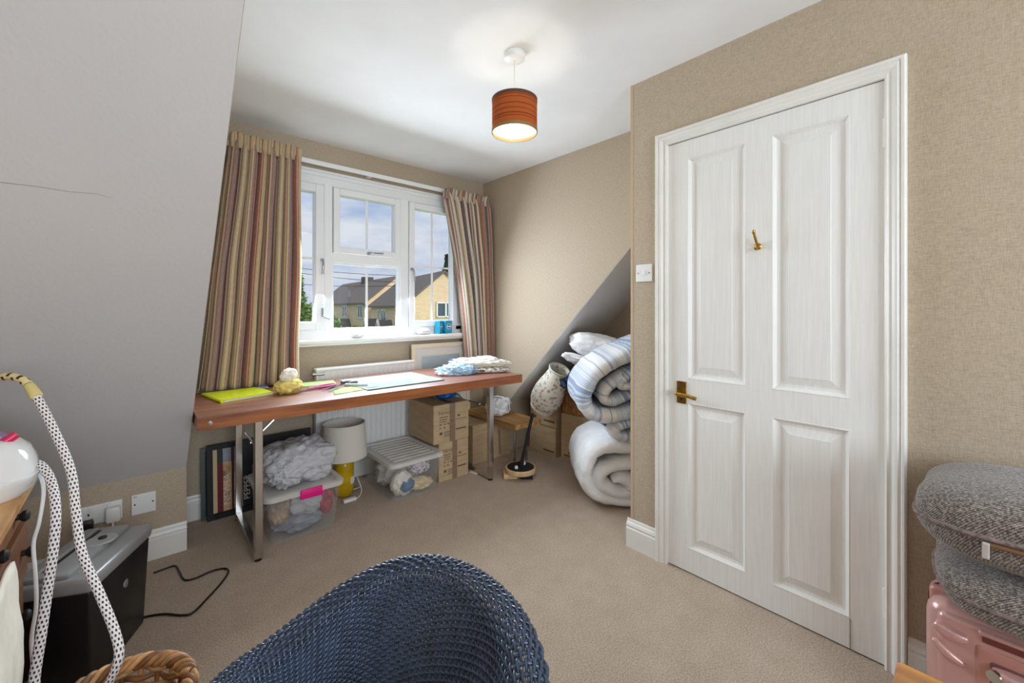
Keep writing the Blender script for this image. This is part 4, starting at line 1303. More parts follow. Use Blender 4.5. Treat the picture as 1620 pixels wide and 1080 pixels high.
# cardboard boxes
def carton(label, x0, y0, z0, x1, y1, z1, face, lines, group, name='cardboard_box', tape=True, brand=True, flip=False, ink=INK, drop=None):
    t = thing(name, ((x0 + x1) / 2, (y0 + y1) / 2, z0), label, 'box', group)
    MB().box(x0, y0, z0, x1, y1, z1, .003, 1).build('carton', CARD, t)
    if face == '-Y':
        w, h = x1 - x0, z1 - z0
        pt = lambda a, b: Vector((x0 + a * w, y0 - .0007, z0 + b * h)); R = Vector((1, 0, 0))
    else:
        w, h = y1 - y0, z1 - z0
        pt = lambda a, b: Vector((x0 - .0007, y1 - a * w, z0 + b * h)); R = Vector((0, -1, 0))
    U = Vector((0, 0, 1))
    if flip:
        op = pt
        pt = lambda a, b: op(1 - a, 1 - b)
        R, U = -R, -U
    nrm = Vector((0, -1, 0)) if face == '-Y' else Vector((-1, 0, 0))
    def rect(a0, b0, a1, b1, nm, m, lift=0.0):
        q = [pt(a0, b0), pt(a1, b0), pt(a1, b1), pt(a0, b1)]
        q = [v + nrm * lift for v in q]
        MB().add(q + [v - nrm * .0006 for v in q], BF).build(nm, m, t)
    if brand:
        text('printing', 'Nitrisoft', h * .14, pt(lines[0], lines[1]), R, U, ink, t, 'LEFT', 0.9)
    for (a0, b0, a1, hh) in lines[2]:
        rect(a0, b0, a1, b0 + hh, 'print_line', ink)
    if tape:
        rect(.44, .0, .60, 1.0, 'tape', TAPE, .0008)
        MB().box(x0 + (x1 - x0) * .42, y0 + .001, z1, x0 + (x1 - x0) * .60, y1 - .001, z1 + .0008).build('tape', TAPE, t) if face == '-Y' else None
    MB().box((x0 + x1) / 2 - .0012, y0 + .002, z1 - .0005, (x0 + x1) / 2 + .0012, y1 - .002, z1 + .0006).build('flap_gap', BLACKM, t) if face == '-Y' else None
    return t
small = [(.16, .66, .40, .022), (.16, .60, .38, .018), (.16, .54, .36, .018), (.66, .62, .74, .05), (.62, .55, .92, .015), (.16, .47, .22, .03), (.28, .47, .33, .03), (.38, .46, .43, .04), (.16, .38, .20, .03), (.27, .38, .32, .03),
         (.16, .22, .24, .07), (.28, .26, .52, .02), (.28, .21, .50, .02), (.28, .16, .46, .02), (.62, .27, .92, .04), (.46, .34, .60, .09), (.47, .50, .58, .07)]
carton('lower box of the taped cardboard stack beside ribbed-lid box', 1.560, 2.488, 0, 1.812, 2.83, .270, '-Y', (.13, .78, small), 'stacked printed boxes')
carton('upper box of the taped cardboard stack beside ribbed-lid box', 1.516, 2.485, .271, 1.812, 2.83, .540, '-Y', (.13, .78, small), 'stacked printed boxes')
tag(blob((1.72, 2.64, .575), (.08, .06, .034), 61, .3, 2.0, 4, .5425, crease=.3).build('blue_bag', BLUEB, None, 'full'), 'folded blue bag on the taped cardboard stack', 'bag')
tag(MB().add([(1.825, 2.50, .001), (1.835, 2.42, .002), (1.90, 2.45, .028), (1.895, 2.53, .022), (1.825, 2.50, .004), (1.835, 2.42, .005), (1.90, 2.45, .031), (1.895, 2.53, .025)], BF).build('paper_scrap', PAPER), 'scrap of white paper by right table leg', 'paper')
tag(MB().add([(1.83, 2.60, .001), (1.84, 2.53, .001), (1.91, 2.56, .012), (1.905, 2.62, .010), (1.83, 2.60, .003), (1.84, 2.53, .003), (1.91, 2.56, .014), (1.905, 2.62, .012)], BF).build('paper_scrap', CREAMC), 'cream scrap behind the white paper scrap', 'paper')
cb1 = carton('plain brown box beneath the low bench', 1.935, 2.60, 0, 2.325, 2.95, .300, '-Y', (.2, .7, []), 'plain boxes in the corner', tape=False, brand=False)
MB().add([(2.195, 2.5992, .10), (2.205, 2.5992, .02), (2.225, 2.5992, .02), (2.215, 2.5992, .20), (2.2, 2.5992, .25), (2.19, 2.5992, .2)], [(0, 1, 2, 3, 4, 5)]).build('torn_tape', TAPE, cb1)
lns = [(.06, .60, .50, .025), (.06, .53, .44, .025), (.06, .46, .48, .025), (.55, .14, .95, .06)]
carton('lower printed box in the slope corner behind bench', 2.525, 2.275, 0, 2.86, 2.575, .243, '-X', (.08, .80, [(.55, .14, .95, .05)]), 'boxes under the slope', tape=False, brand=False)
carton('upper printed box in the slope corner behind bench', 2.515, 2.262, .244, 2.84, 2.555, .50, '-X', (.06, .78, lns), 'boxes under the slope', tape=False)
carton('large upside-down printed box behind rolled duvet', 2.535, 1.86, 0, 2.87, 2.225, .376, '-X', (.06, .66, [(.40, .80, .80, .03), (.40, .86, .92, .03), (.14, .44, .60, .02), (.14, .39, .44, .02), (.02, .07, .10, .01)]), 'boxes under the slope', tape=False, flip=True)

# bench
be = thing('low_bench', (2.2, 2.6, 0), 'low oak bench with steel legs in the corner', 'bench')
bz = .347
MB().add([(2.083, 2.275, bz - .036), (2.345, 2.262, bz - .036), (2.345, 2.655, bz - .036), (2.335, 2.93, bz - .036), (2.10, 2.93, bz - .036), (2.083, 2.275, bz), (2.345, 2.262, bz), (2.345, 2.655, bz), (2.335, 2.93, bz), (2.10, 2.93, bz)],
         [(4, 3, 2, 1, 0), (5, 6, 7, 8, 9), (0, 1, 6, 5), (1, 2, 7, 6), (2, 3, 8, 7), (3, 4, 9, 8), (4, 0, 5, 9)]).build('seat', OAK, be)
for (x, y) in ((2.19, 2.40), (2.32, 2.40)):
    MB().tube([(x, y, 0), (x, y, bz - .036)], .010, 10).build('leg', STEEL, be)
for (x, y) in ((2.08 + .05, 2.965), (2.31, 2.965)):
    MB().tube([(x, y, 0), (x, y, bz - .036)], .010, 10).build('leg', STEEL, be)
MB().box(2.14, 2.39, bz - .05, 2.335, 2.41, bz - .036).build('apron', STEEL, be)
bu = thing('wadding_bundle', (2.19, 2.62, bz), 'white tied bundle of wadding on the low bench', 'bundle')
blob((2.195, 2.60, bz + .072), (.115, .09, .072), 71, .18, 2.0, 5, bz + .001, rz=.6, crease=.22, boxy=.3).build('wadding', WHITEC, bu, 'full')
for dx in (-.035, .035):
    ring = []
    for k in range(28):
        a = 2 * PI * k / 28
        v = Vector((dx, .094 * math.cos(a), max(-.066, .076 * math.sin(a))))
        v = Matrix.Rotation(.6, 3, 'Z') @ v
        ring.append(Vector((2.195, 2.60, bz + .072)) + v)
    MB().tube(ring, .003, 6, closed=True).build('string', mat('grey_string_%d' % int(dx * 1000 + 50), (120, 124, 132), .8), bu, True)

# wooden stand with black pole
st = thing('pole_stand', (2.05, 2.18, 0), 'round birch stand with black pole on carpet by bench', 'stand')
sc_ = Vector((2.052, 2.185, 0))
MB().lathe([(0, .042), (.106, .042), (.110, .046), (.110, .072), (.106, .076), (.098, .076), (.098, .073), (0, .073)], sc_, 44).build('ring', PALEW, st, True)
MB().lathe([(0, .0735), (.097, .0735), (.096, .078), (0, .079)], sc_, 44).build('top_pad', BLACKM, st, True)
b = MB(); b.M = Matrix.Translation(sc_) @ Matrix.Rotation(-.7, 4, 'Z')
b.box(-.125, -.052, .001, -.02, .052, .0415, .012).build('foot_block', PALEW, st, True)
b = MB(); b.M = Matrix.Translation(sc_) @ Matrix.Rotation(-.7, 4, 'Z')
b.box(.0, -.05, .001, .085, .05, .0415, .006).build('foot_block', BLACKM, st)
for (dx, dy) in ((-.05, -.01), (.045, .012)):
    MB().lathe([(0, .078), (.012, .078), (.013, .09), (.009, .096), (0, .097)], sc_ + Vector((dx, dy, 0)), 14).build('knob', PLASTIC, st, True)
MB().tube([sc_ + Vector((.012, .01, .078)), sc_ + Vector((.075, -.05, .455))], .0115, 12).build('pole', BLACKM, st, True)
MB().tube([sc_ + Vector((.012, .01, .078)), sc_ + Vector((.017, .006, .105))], .019, 12).build('collar', BLACKM, st, True)
MB().tube([sc_ + Vector((.072, -.047, .43)), sc_ + Vector((.096, -.062, .438))], .008, 8).build('pole_peg', BLACKM, st, True)

# floral lampshade leaning on the boxes
fa, fb3 = at_depth(859, 641, 3.34), at_depth(885, 584, 3.19)
ax = (fb3 - fa)
Lf = ax.length
fl = thing('floral_lampshade', fa, 'floral bell-shaped lampshade leaning against printed boxes', 'lampshade')
FP = [(r_, q * Lf) for r_, q in ((.088, .0), (.102, .03), (.118, .12), (.124, .24), (.121, .40), (.106, .58), (.086, .76), (.076, .90), (.078, 1.0))]
mb = MB().lathe(FP, fa, 40, axis=ax)
fo1 = mb.build('shade_fabric', FLORAL, fl, 'full', solid=.003)
MB().lathe([(.096, -.022), (.100, -.012), (.098, .004), (.094, .004), (.092, -.02), (.096, -.022)], fa, 60, axis=ax, wob=lambda a, z: .03 * math.sin(a * 18)).build('fringe', CREAMC, fl, True)
MB().lathe([(.082, Lf - .012), (.085, Lf), (.081, Lf + .006), (.076, Lf), (.078, Lf - .012)], fa, 40, axis=ax).build('top_trim', mat('sage_trim', (206, 214, 196), .7), fl, True)
sp = MB()
top_c = fa + ax.normalized() * (Lf - .01)
e1 = ax.orthogonal().normalized(); e2 = ax.normalized().cross(e1)
for k in range(3):
    a = 2 * PI * k / 3
    sp.tube([top_c + (e1 * math.cos(a) + e2 * math.sin(a)) * .078, top_c - ax.normalized() * .03], .002, 6)
sp.build('wire_carrier', BRASS, fl)

# basket on the box, gadget in it, pillow behind
bk = thing('wicker_hamper', (2.68, 2.07, .376), 'small square wicker basket on top of upside-down printed box', 'basket')
hx0, hx1, hy0, hy1, hz0, hz1 = 2.55, 2.82, 1.95, 2.215, .378, .585
wv = MB()
for i in range(17):
    z = hz0 + .006 + (hz1 - hz0 - .012) * i / 16
    pts = []
    per = [(hx0, hy0, hx0, hy1), (hx0, hy1, hx1, hy1), (hx1, hy1, hx1, hy0), (hx1, hy0, hx0, hy0)]
    for (xa, ya, xb, yb_) in per:
        for k in range(14):
            q = k / 14
            off = .004 * math.sin(PI * k + PI * i)
            nx, ny = (yb_ - ya), -(xb - xa)
            l = math.hypot(nx, ny)
            pts.append((xa + (xb - xa) * q + nx / l * (.004 if (k + i) % 2 else -.004), ya + (yb_ - ya) * q + ny / l * (.004 if (k + i) % 2 else -.004), z))
    wv.tube(pts, .0055, 5, closed=True)
o_ = wv.build('woven_sides', WICKD, bk, True)
o_['kind'] = 'stuff'
for (xa, ya) in [(hx0, hy0 + (hy1 - hy0) * k / 7) for k in range(8)] + [(hx0 + (hx1 - hx0) * k / 7, hy0) for k in range(1, 8)] + [(hx1, hy1), (hx0 + .1, hy1), (hx0 + .2, hy1), (hx1, hy0 + .1)]:
    MB().tube([(xa, ya, hz0), (xa, ya, hz1)], .005, 6).build('stake', WICKD, bk)
MB().tube([(hx0, hy0, hz1), (hx0, hy1, hz1), (hx1, hy1, hz1), (hx1, hy0, hz1)], .009, 8, closed=True).build('rim', WICKD, bk)
MB().box(hx0 + .006, hy0 + .006, hz0, hx1 - .006, hy1 - .006, hz0 + .012).build('bottom', WICKD, bk)
gd_ = thing('hair_dryer', (2.62, 2.12, .6), 'dark blue and black dryer lying on top of wicker basket', 'appliance')
gp = at_depth(895, 606, 3.14)
gq = at_depth(912, 595, 3.20)
ax2 = (gq - gp)
MB().lathe([(0, -.03), (.030, -.03), (.036, -.02), (.030, .0), (.036, .02), (.046, .07), (.044, .12), (.03, .15), (0, .155)], gp + Vector((0, 0, .01)), 24, axis=ax2).build('barrel', NAVY, gd_, True)
MB().lathe([(.031, -.034), (.038, -.034), (.038, -.016), (.031, -.016)], gp + Vector((0, 0, .01)), 24, axis=ax2).build('nozzle_ring', BLACKP, gd_, True)
MB().tube([gp + Vector((.03, -.02, -.01)), gp + Vector((.01, -.03, -.045)), gp + Vector((.02, -.05, -.05))], .012, 10).build('handle', BLACKP, gd_, True)
pw = thing('pillow', at_depth(955, 560, 3.08), 'white pillow pushed up under the slope behind duvet', 'pillow')
pc = at_depth(950, 550, 3.10)
blob(pc + Vector((.03, -.02, -.02)), (.27, .18, .10), 81, .18, 1.6, 5, None, rz=-.75, crease=.12, tilt=(.45, 'Y')).build('pillow_body', WHITEC, pw, 'full')
blob(pc + Vector((-.10, .10, -.10)), (.15, .10, .03), 82, .3, 2.0, 4, None, rz=-.75, crease=.25, tilt=(.5, 'Y')).build('pillow_flap', WHITEC, pw, 'full')

# rolled white duvet and folded striped duvet
fwd = Vector((SN, CS, 0))
def ppath(pts, d): return [at_depth(x, y, d) for x, y in pts]
rd = thing('rolled_duvet', (2.2, 1.45, 0), 'thick white duvet rolled up on the floor by wall end', 'duvet')
ribbon(ppath([(1052, 722), (1010, 712), (972, 709), (944, 719), (931, 742), (930, 765), (941, 783), (966, 793), (1000, 797), (1035, 790), (1058, 765), (1045, 742), (1010, 735), (976, 740), (956, 749), (950, 764), (962, 777), (982, 784), (998, 779), (997, 766), (982, 760), (970, 763)], 2.5), .092, fwd * .55, 14, 3, .14).build('rolled_quilt', WHITEC, rd, 'full')
sd = thing('striped_duvet', (2.25, 1.5, .45), 'folded blue and white striped duvet on top of white rolled duvet', 'duvet')
dv = 2.48
ribbon(ppath([(1060, 540), (1025, 549), (997, 562), (970, 575), (947, 592), (932, 612), (926, 634), (934, 652), (952, 660), (978, 660), (1005, 655), (1040, 650)], dv), .090, fwd * .52, 14, 11, .16).build('outer_fold', DUVET, sd, 'full')
ribbon(ppath([(1060, 575), (1020, 584), (990, 597), (968, 611), (958, 625), (962, 635), (978, 635), (1002, 624), (1030, 611), (1060, 600)], dv + .02), .070, fwd * .5, 14, 12, .16).build('inner_fold', DUVET, sd, 'full')
ribbon(ppath([(1050, 668), (1015, 668), (986, 674), (976, 686), (992, 693), (1020, 695), (1050, 697)], dv + .0), .072, fwd * .5, 14, 13, .14).build('lower_fold', DUVET, sd, 'full')
ribbon(ppath([(1050, 575), (1015, 585), (990, 600), (985, 610), (1000, 612), (1040, 600)], dv - .0), .06, fwd * .45, 10, 14, .12).build('inner_fold', DUVET, sd, 'full')
bp = at_depth(957, 674, 2.6)
tag(MB().add([bp + Vector(v) for v in ((-.03, .025, .03), (.0, 0, .03), (.09, -.07, -.05), (.05, -.05, -.045), (-.025, .045, .03), (.005, .02, .03), (.095, -.05, -.05), (.055, -.03, -.045))], BF).build('blue_packet', BLUEB), 'strip of blue packet between the two duvets', 'packet')

# ================================================================== LEFT FOREGROUND
desk = thing('pine_desk', (-.5, 1.4, 0), 'honey pine desk with drawers at left edge of the picture', 'desk')
MB().box(-.80, .80, .695, -.218, 1.885, .720, .004).build('desk_top', PINE, desk)
MB().box(-.78, .84, .03, -.262, 1.84, .694).build('carcass', PINED, desk)
zs = [.05, .255, .445, .60]
for i in range(3):
    out_ = (.018, .022, .03)[i]
    dr = MB().box(-.262, 1.36, zs[i] + .01, -.262 + out_, 1.83, zs[i + 1], .004).build('drawer', PINED, desk)
    for y in (1.47, 1.74):
        MB().lathe([(0, 0), (.008, 0), (.008, .008), (.014, .014), (.015, .020), (.010, .026), (0, .027)], (-.262 + out_, y, (zs[i] + zs[i + 1]) / 2 + .02), 14, axis=(1, 0, 0)).build('knob', BLACKM, dr, True)
dr = MB().box(-.262, 1.36, .612, -.240, 1.83, .690, .004).build('drawer', PINED, desk)
for y in (1.47, 1.72):
    MB().lathe([(0, 0), (.008, 0), (.008, .008), (.014, .014), (.015, .020), (.010, .026), (0, .027)], (-.240, y, .65), 14, axis=(1, 0, 0)).build('knob', BLACKM, dr, True)
dr = MB().box(-.262, .86, .44, -.200, 1.34, .60, .004).build('drawer', PINED, desk)
cl = thing('cream_liner', (-.19, 1.28, .4), 'cream fabric hanging over an open desk drawer', 'cloth')
MB().grid(lambda u, v: (-.188 + .012 * math.sin(v * 2.4) + .004 * noise.noise(Vector((u * 5, v * 5, 0))), .92 + .40 * u, .69 - .30 * v * (1 - .35 * (1 - u)) + .004 * math.sin(u * 9)), 20, 14).build('liner_cloth', CREAMC, cl, 'full', solid=.006)
MB().tube(catmull([(-.192, 1.325 - .1 * k, .672 + .004 * (k % 2)) for k in range(5)], 4), .004, 6).build('piping', mat('maroon_piping', (120, 50, 44), .8), cl, True)

iron = thing('steam_generator', (-.36, 1.70, .72), 'white steam iron station with purple top on desk', 'appliance')
ic = Vector((-.352, 1.72, .7205))
def irf(zfrac, hx, hy, z, n=28):
    return [(ic.x + hx * math.copysign(abs(math.cos(2 * PI * k / n)) ** .75, math.cos(2 * PI * k / n)), ic.y + hy * math.copysign(abs(math.sin(2 * PI * k / n)) ** .75, math.sin(2 * PI * k / n)), z) for k in range(n)]
def loft(rings, m, name, parent):
    n = len(rings[0])
    mb = MB().add([v for r in rings for v in r], [(i * n + k, i * n + (k + 1) % n, (i + 1) * n + (k + 1) % n, (i + 1) * n + k) for i in range(len(rings) - 1) for k in range(n)])
    mb.f.append(tuple(range(n)))
    mb.f.append(tuple((len(rings) - 1) * n + k for k in range(n)))
    return mb.build(name, m, parent, True)
IRW = mat('glossy_white_shell', (240, 238, 236), .12, coat=.5)
z0 = ic.z
bdy = loft([irf(0, .135, .105, z0), irf(0, .152, .118, z0 + .018), irf(0, .157, .122, z0 + .04), irf(0, .160, .124, z0 + .046), irf(0, .160, .124, z0 + .052), irf(0, .154, .118, z0 + .056), irf(0, .150, .113, z0 + .085), irf(0, .138, .102, z0 + .118), irf(0, .115, .085, z0 + .142), irf(0, .08, .06, z0 + .155)], IRW, 'shell', iron)
loft([irf(0, .10, .075, z0 + .146), irf(0, .095, .07, z0 + .158), irf(0, .06, .05, z0 + .166)], mat('lilac_plastic', (150, 120, 160), .2), 'top_plate', iron)
MB().tube([(ic.x + .098, ic.y - .03, z0 + .142), (ic.x + .118, ic.y - .025, z0 + .158)], [.011, .010], 12).build('red_button', mat('pink_red_button', (226, 40, 92), .3), iron, True)
si = thing('hand_iron', (ic.x - .06, ic.y - .02, z0 + .166), 'purple steam iron resting on white station, mostly out of frame', 'iron')
blob((ic.x - .055, ic.y - .06, z0 + .196), (.085, .05, .032), 91, .05, 1, 4, z0 + .1665, boxy=.3).build('iron_body', MATS['lilac_plastic'], si, 'full')
# hoses: real loops hanging in front of the desk
def hose(name, label, ctrl, r, m, cat='hose', group='hoses of the steam station'):
    pts = catmull([at_depth(x, y, d) for x, y, d in ctrl], 14)
    return pts
h1 = hose('', '', [(-40, 612, 1.16), (0, 597, 1.14), (30, 598, 1.13), (52, 618, 1.12), (85, 680, 1.10), (112, 745, 1.08), (120, 810, 1.06), (130, 875, 1.04), (158, 940, 1.02), (182, 1000, 1.0), (188, 1040, .985), (172, 1080, .98), (150, 1115, .985), (120, 1140, .99)], .017, HOSE)
t = thing('steam_hose', (-.15, 1.4, .3), 'braided white hose arching over and down into willow basket', 'hose', 'hoses of the steam station')
MB().tube(h1, .0094, 14).build('braid', HOSE, t, 'full')
cuffp = [p for p in h1[0:44]]
MB().tube(cuffp, .0100, 14).build('sleeve', dotted('cream_braid', (236, 216, 156), (60, 50, 40), 1, 60), t, 'full')
MB().tube(h1[38:46], [.0105, .011, .0115, .012, .0122, .0125, .0128, .0128], 14).build('tape_cuff', mat('masking_tape', (222, 204, 132), .6), t, 'full')
h2 = catmull([at_depth(x, y, d) for x, y, d in [(44, 730, 1.17), (66, 737, 1.14), (82, 765, 1.11), (88, 810, 1.07), (84, 870, 1.04), (74, 940, 1.02), (64, 1010, 1.0), (54, 1080, .985), (58, 1130, .98), (80, 1170, .985)]], 14)
t = thing('steam_hose', (-.2, 1.3, .3), 'braided white hose dropping from rear of steam station', 'hose', 'hoses of the steam station')
MB().tube(h2, .0100, 14).build('braid', HOSE, t, 'full')
h3 = catmull([at_depth(x, y, d) for x, y, d in [(46, 733, 1.16), (60, 745, 1.14), (69, 775, 1.12), (62, 825, 1.10), (53, 860, 1.09), (56, 910, 1.08), (57, 960, 1.07), (50, 1010, 1.06), (53, 1060, 1.05), (60, 1120, 1.05)]], 10)
tag(MB().tube(h3, .0042, 10).build('mains_flex', PLASTIC, None, 'full'), 'thin white mains flex hanging beside the braided hose', 'cable')

# shredder
shr = thing('paper_shredder', (-.13, 2.05, 0), 'silver and black paper shredder standing by the knee wall', 'shredder')
Mx = Matrix.Translation((-.125, 2.045, 0)) @ Matrix.Rotation(math.radians(64.2), 4, 'Z')
def tapered(x0, x1, y0, y1, z0_, z1_, tp, bev, m, name):
    bm = bmesh.new()
    bmesh.ops.create_cube(bm, size=1.0)
    for v in bm.verts:
        k = tp if v.co.z < 0 else 1.0
        v.co = Vector(((x0 + x1) / 2 + v.co.x * (x1 - x0) * k, (y0 + y1) / 2 + v.co.y * (y1 - y0) * k, (z0_ + z1_) / 2 + v.co.z * (z1_ - z0_)))
    bmesh.ops.bevel(bm, geom=list(bm.edges), offset=bev, segments=3, affect='EDGES', profile=.5)
    mb = MB(); mb.M = Mx
    return mb.addbm(bm).build(name, m, shr, True)
tapered(-.168, .168, -.102, .102, .004, .325, .90, .008, BLACKP, 'bin')
hd = tapered(-.178, .178, -.110, .110, .322, .372, .985, .014, SILVER, 'head')
def shbox(a, m, name, bev=.003, parent=None):
    mb = MB(); mb.M = Mx
    return mb.box(*a, bev).build(name, m, parent or shr, True)
shbox((-.16, -.045, .368, .165, .095, .386), SILVER, 'top_plate', .012)
shbox((-.13, .028, .3845, .13, .040, .3872), BLACKM, 'paper_slot', .001)
shbox((-.14, .042, .384, .14, .052, .394), SILVER, 'slot_lip', .003)
b = MB(); b.M = Mx
b.lathe([(0, .386), (.045, .386), (.043, .3885), (0, .389)], (.05, -.012, 0), 30).build('control_dial', mat('lighter_silver', (188, 188, 188), .3, .3), shr, True)
b = MB(); b.M = Mx
b.lathe([(0, .389), (.012, .389), (.012, .3935), (0, .394)], (.058, -.012, 0), 18).build('button', BLACKP, shr, True)
b = MB(); b.M = Mx
b.lathe([(0, 0), (.014, 0), (.013, .002), (0, .003)], (.02, -.0985, .235), 24, axis=(0, -1, .07)).build('window_badge', mat('badge_grey', (150, 152, 156), .25, .4), shr, True)
def floorpt(px, py, z=.006):
    d = ray_dir(px, py)
    return Vector((0, 0, CAMH)) + d * ((z - CAMH) / d.z)
tag(MB().tube(catmull([floorpt(x, y) for x, y in ((243, 906), (262, 899), (277, 895), (284, 905), (292, 917), (310, 914), (335, 903), (356, 899), (361, 905), (350, 922), (330, 944), (306, 968), (288, 973), (262, 971), (236, 974), (222, 978))], 6), .0042, 8).build('black_flex', BLACKP, None, 'full'), 'black mains flex looping across carpet beside the shredder', 'cable')

# willow basket
wb = thing('willow_basket', (-.04, 1.33, 0), 'round willow basket on floor at bottom left', 'basket')
bc = Vector((-.045, 1.315, 0))
BR, BH = .145, .295
rr_ = random.Random(4)
WKS = [WICK, mat('willow_dark', (128, 84, 48), .5, var=.25, vscale=26), mat('willow_light', (190, 144, 94), .5, var=.2, vscale=26)]
for i in range(15):
    z = .012 + (BH - .03) * i / 14
    rad_ = BR * (.80 + .20 * (z / BH))
    pts = []
    for k in range(72):
        a = 2 * PI * k / 72
        o_ = .0075 * math.sin(12 * a + PI * i)
        pts.append(bc + Vector(((rad_ + o_) * math.cos(a), (rad_ + o_) * math.sin(a), z + .002 * math.sin(a * 5 + i))))
    MB().tube(pts, .0068, 7, closed=True).build('weaver', WKS[i % 3], wb, 'full')
for k in range(24):
    a = 2 * PI * (k + .5) / 24
    MB().tube([bc + Vector((BR * .78 * math.cos(a), BR * .78 * math.sin(a), .004)), bc + Vector((BR * math.cos(a), BR * math.sin(a), BH))], .0055, 7).build('stake', WKS[k % 2], wb, True)
for j in range(4):
    pts = []
    for k in range(160):
        a = 2 * PI * k / 160
        ph_ = 11 * a + j * PI / 2
        pts.append(bc + Vector(((BR + .012 * math.cos(ph_)) * math.cos(a), (BR + .012 * math.cos(ph_)) * math.sin(a), BH + .011 * math.sin(ph_))))
    MB().tube(pts, .0072, 7, closed=True).build('rim_strand', WKS[(j * 2) % 3], wb, 'full')
MB().lathe([(0, .004), (BR * .78, .004), (BR * .78, .012), (0, .012)], bc, 30).build('bottom', WICK, wb)

# ================================================================== LOOM CHAIR
CCX, CCY, CR, CR2, CYAW, CH0, CDH, CK, CFL, CLN = .217, .656, .285, .197, 1.581, .634, .132, 1.369, .32, .245
chair = thing('loom_chair', (CCX, CCY, 0), 'dark blue woven loom tub chair in front of viewpoint', 'chair')
CURL = .034
def chair_pt(ph_, q, off=0.0):
    """q 0..1 runs up the shell, 1..2 rolls outwards over the top rim"""
    a = min(1.0, abs(ph_) / 1.75)
    top = CH0 - CDH * (.5 - .5 * math.cos(PI * a ** CK))
    z = .30 + (top - .30) * min(1.0, q)
    zz, o2 = z, off
    if q > 1:
        th = (q - 1) * PI * .95
        o2 = (CURL + off) * (1 - math.cos(th)) + off * math.cos(th) * 0
        o2 = CURL - (CURL - off) * math.cos(th)
        zz = z + (CURL - off) * math.sin(th)
    s_ = 1 + CFL * (z - .6) / .3
    lx_ = (CR * s_ + o2) * math.sin(ph_)
    ly_ = -(CR2 * s_ + o2) * math.cos(ph_) - CLN * max(0, z - .4) * max(0, math.cos(ph_))
    return Vector((CCX + lx_ * math.cos(CYAW) - ly_ * math.sin(CYAW), CCY + lx_ * math.sin(CYAW) + ly_ * math.cos(CYAW), zz))
PHM = 2.3
NST = 92
wv = MB()
QS = [(i + .5) / 58 for i in range(58)] + [1 + (i + .5) / 16 for i in range(16)]
for i, q in enumerate(QS):
    pts = []
    for k in range(NST * 2 + 1):
        ph_ = -PHM + 2 * PHM * k / (NST * 2)
        w = 0 if k % 2 else (1 if ((k // 2) + i) % 2 else -1)
        pts.append(chair_pt(ph_, q, .0042 * w))
    wv.tube(pts, .0031, 5)
o_ = wv.build('woven_shell', WEAVE, chair, 'full', fixn=False)
o_['kind'] = 'stuff'
for k in range(NST + 1):
    ph_ = -PHM + 2 * PHM * k / NST
    MB().tube([chair_pt(ph_, q / 8) for q in range(9)] + [chair_pt(ph_, 1 + q / 5) for q in range(1, 6)], .0034, 6).build('stake', WEAVE, chair, 'full', fixn=False)
for j in range(2):
    pts = []
    for k in range(200):
        ph_ = -PHM + 2 * PHM * k / 199
        an = k * .75 + j * PI
        pts.append(chair_pt(ph_, 2.0, .004 * math.cos(an)) + Vector((0, 0, .004 * math.sin(an))))
    MB().tube(pts, .0045, 6).build('braided_edge', WEAVE, chair, 'full')
seat = MB().lathe([(0, .40), (.19, .40), (.205, .41), (.205, .425), (.19, .44), (.14, .45), (0, .455)], (CCX, CCY, 0), 40)
seat.build('seat', WEAVE, chair, True)
ap = MB()
for i in range(26):
    z = .10 + .30 * i / 25
    ap.tube([(CCX + (.195 + .002 * (1 if (k + i) % 2 else -1)) * math.cos(2 * PI * k / 80), CCY + (.195 + .002 * (1 if (k + i) % 2 else -1)) * math.sin(2 * PI * k / 80), z) for k in range(80)], .0062, 5, closed=True)
o_ = ap.build('woven_apron', WEAVE, chair, 'full', fixn=False)
o_['kind'] = 'stuff'
for a in (.785, 2.356, 3.927, 5.498):
    x, y = CCX + .18 * math.cos(a), CCY + .18 * math.sin(a)
    MB().tube([(x, y, 0), (x, y, .40)], [.016, .020], 12).build('leg', WEAVE, chair, True)

# ================================================================== RIGHT FOREGROUND
suit = thing('suitcase', (1.72, -.22, 0), 'rose gold hard shell suitcase standing on edge under cushions', 'suitcase')
sx0, sx1, sy0, sy1, szt = 1.60, 1.785, -.56, .092, .42
def sbox(x0, x1, inset, bev, m, name, parent=None):
    return MB().box(x0, sy0 + inset, .03 + inset, x1, sy1 - inset, szt - inset, bev, 4).build(name, m, parent or suit, True)
sbox(sx0 + .012, sx0 + .10, .0, .045, ROSE, 'front_shell')
sbox(sx0 + .095, sx0 + .125, .004, .012, ROSED, 'zip_band')
sbox(sx0 + .118, sx1, .0, .045, ROSE, 'rear_shell')
sbox(sx0 + .004, sx0 + .05, .022, .020, ROSE, 'face_panel')
def rib_(y0_, y1_, z0_, z1_, sag, w, name='raised_rib'):
    pts = [Vector((sx0 + .006, y0_ + (y1_ - y0_) * q, z0_ + (z1_ - z0_) * q - sag * math.sin(PI * q))) for q in [i / 12 for i in range(13)]]
    MB().tube(pts, [w * (.35 + .65 * math.sin(PI * (.1 + .8 * i / 12))) for i in range(13)], 12).build(name, ROSE, suit, 'full')
rib_(.074, .010, .362, .350, .006, .019)
rib_(.076, .018, .318, .280, .006, .013)
pn = MB().box(sx0 - .001, -.42, .10, sx0 + .03, .002, .352, .012, 3).build('handle_panel', ROSED, suit, True)
MB().box(sx0 - .004, -.39, .215, sx0 + .01, -.022, .325, .010, 3).build('handle_recess', mat('recess_shadow', (120, 74, 66), .6), pn, True)
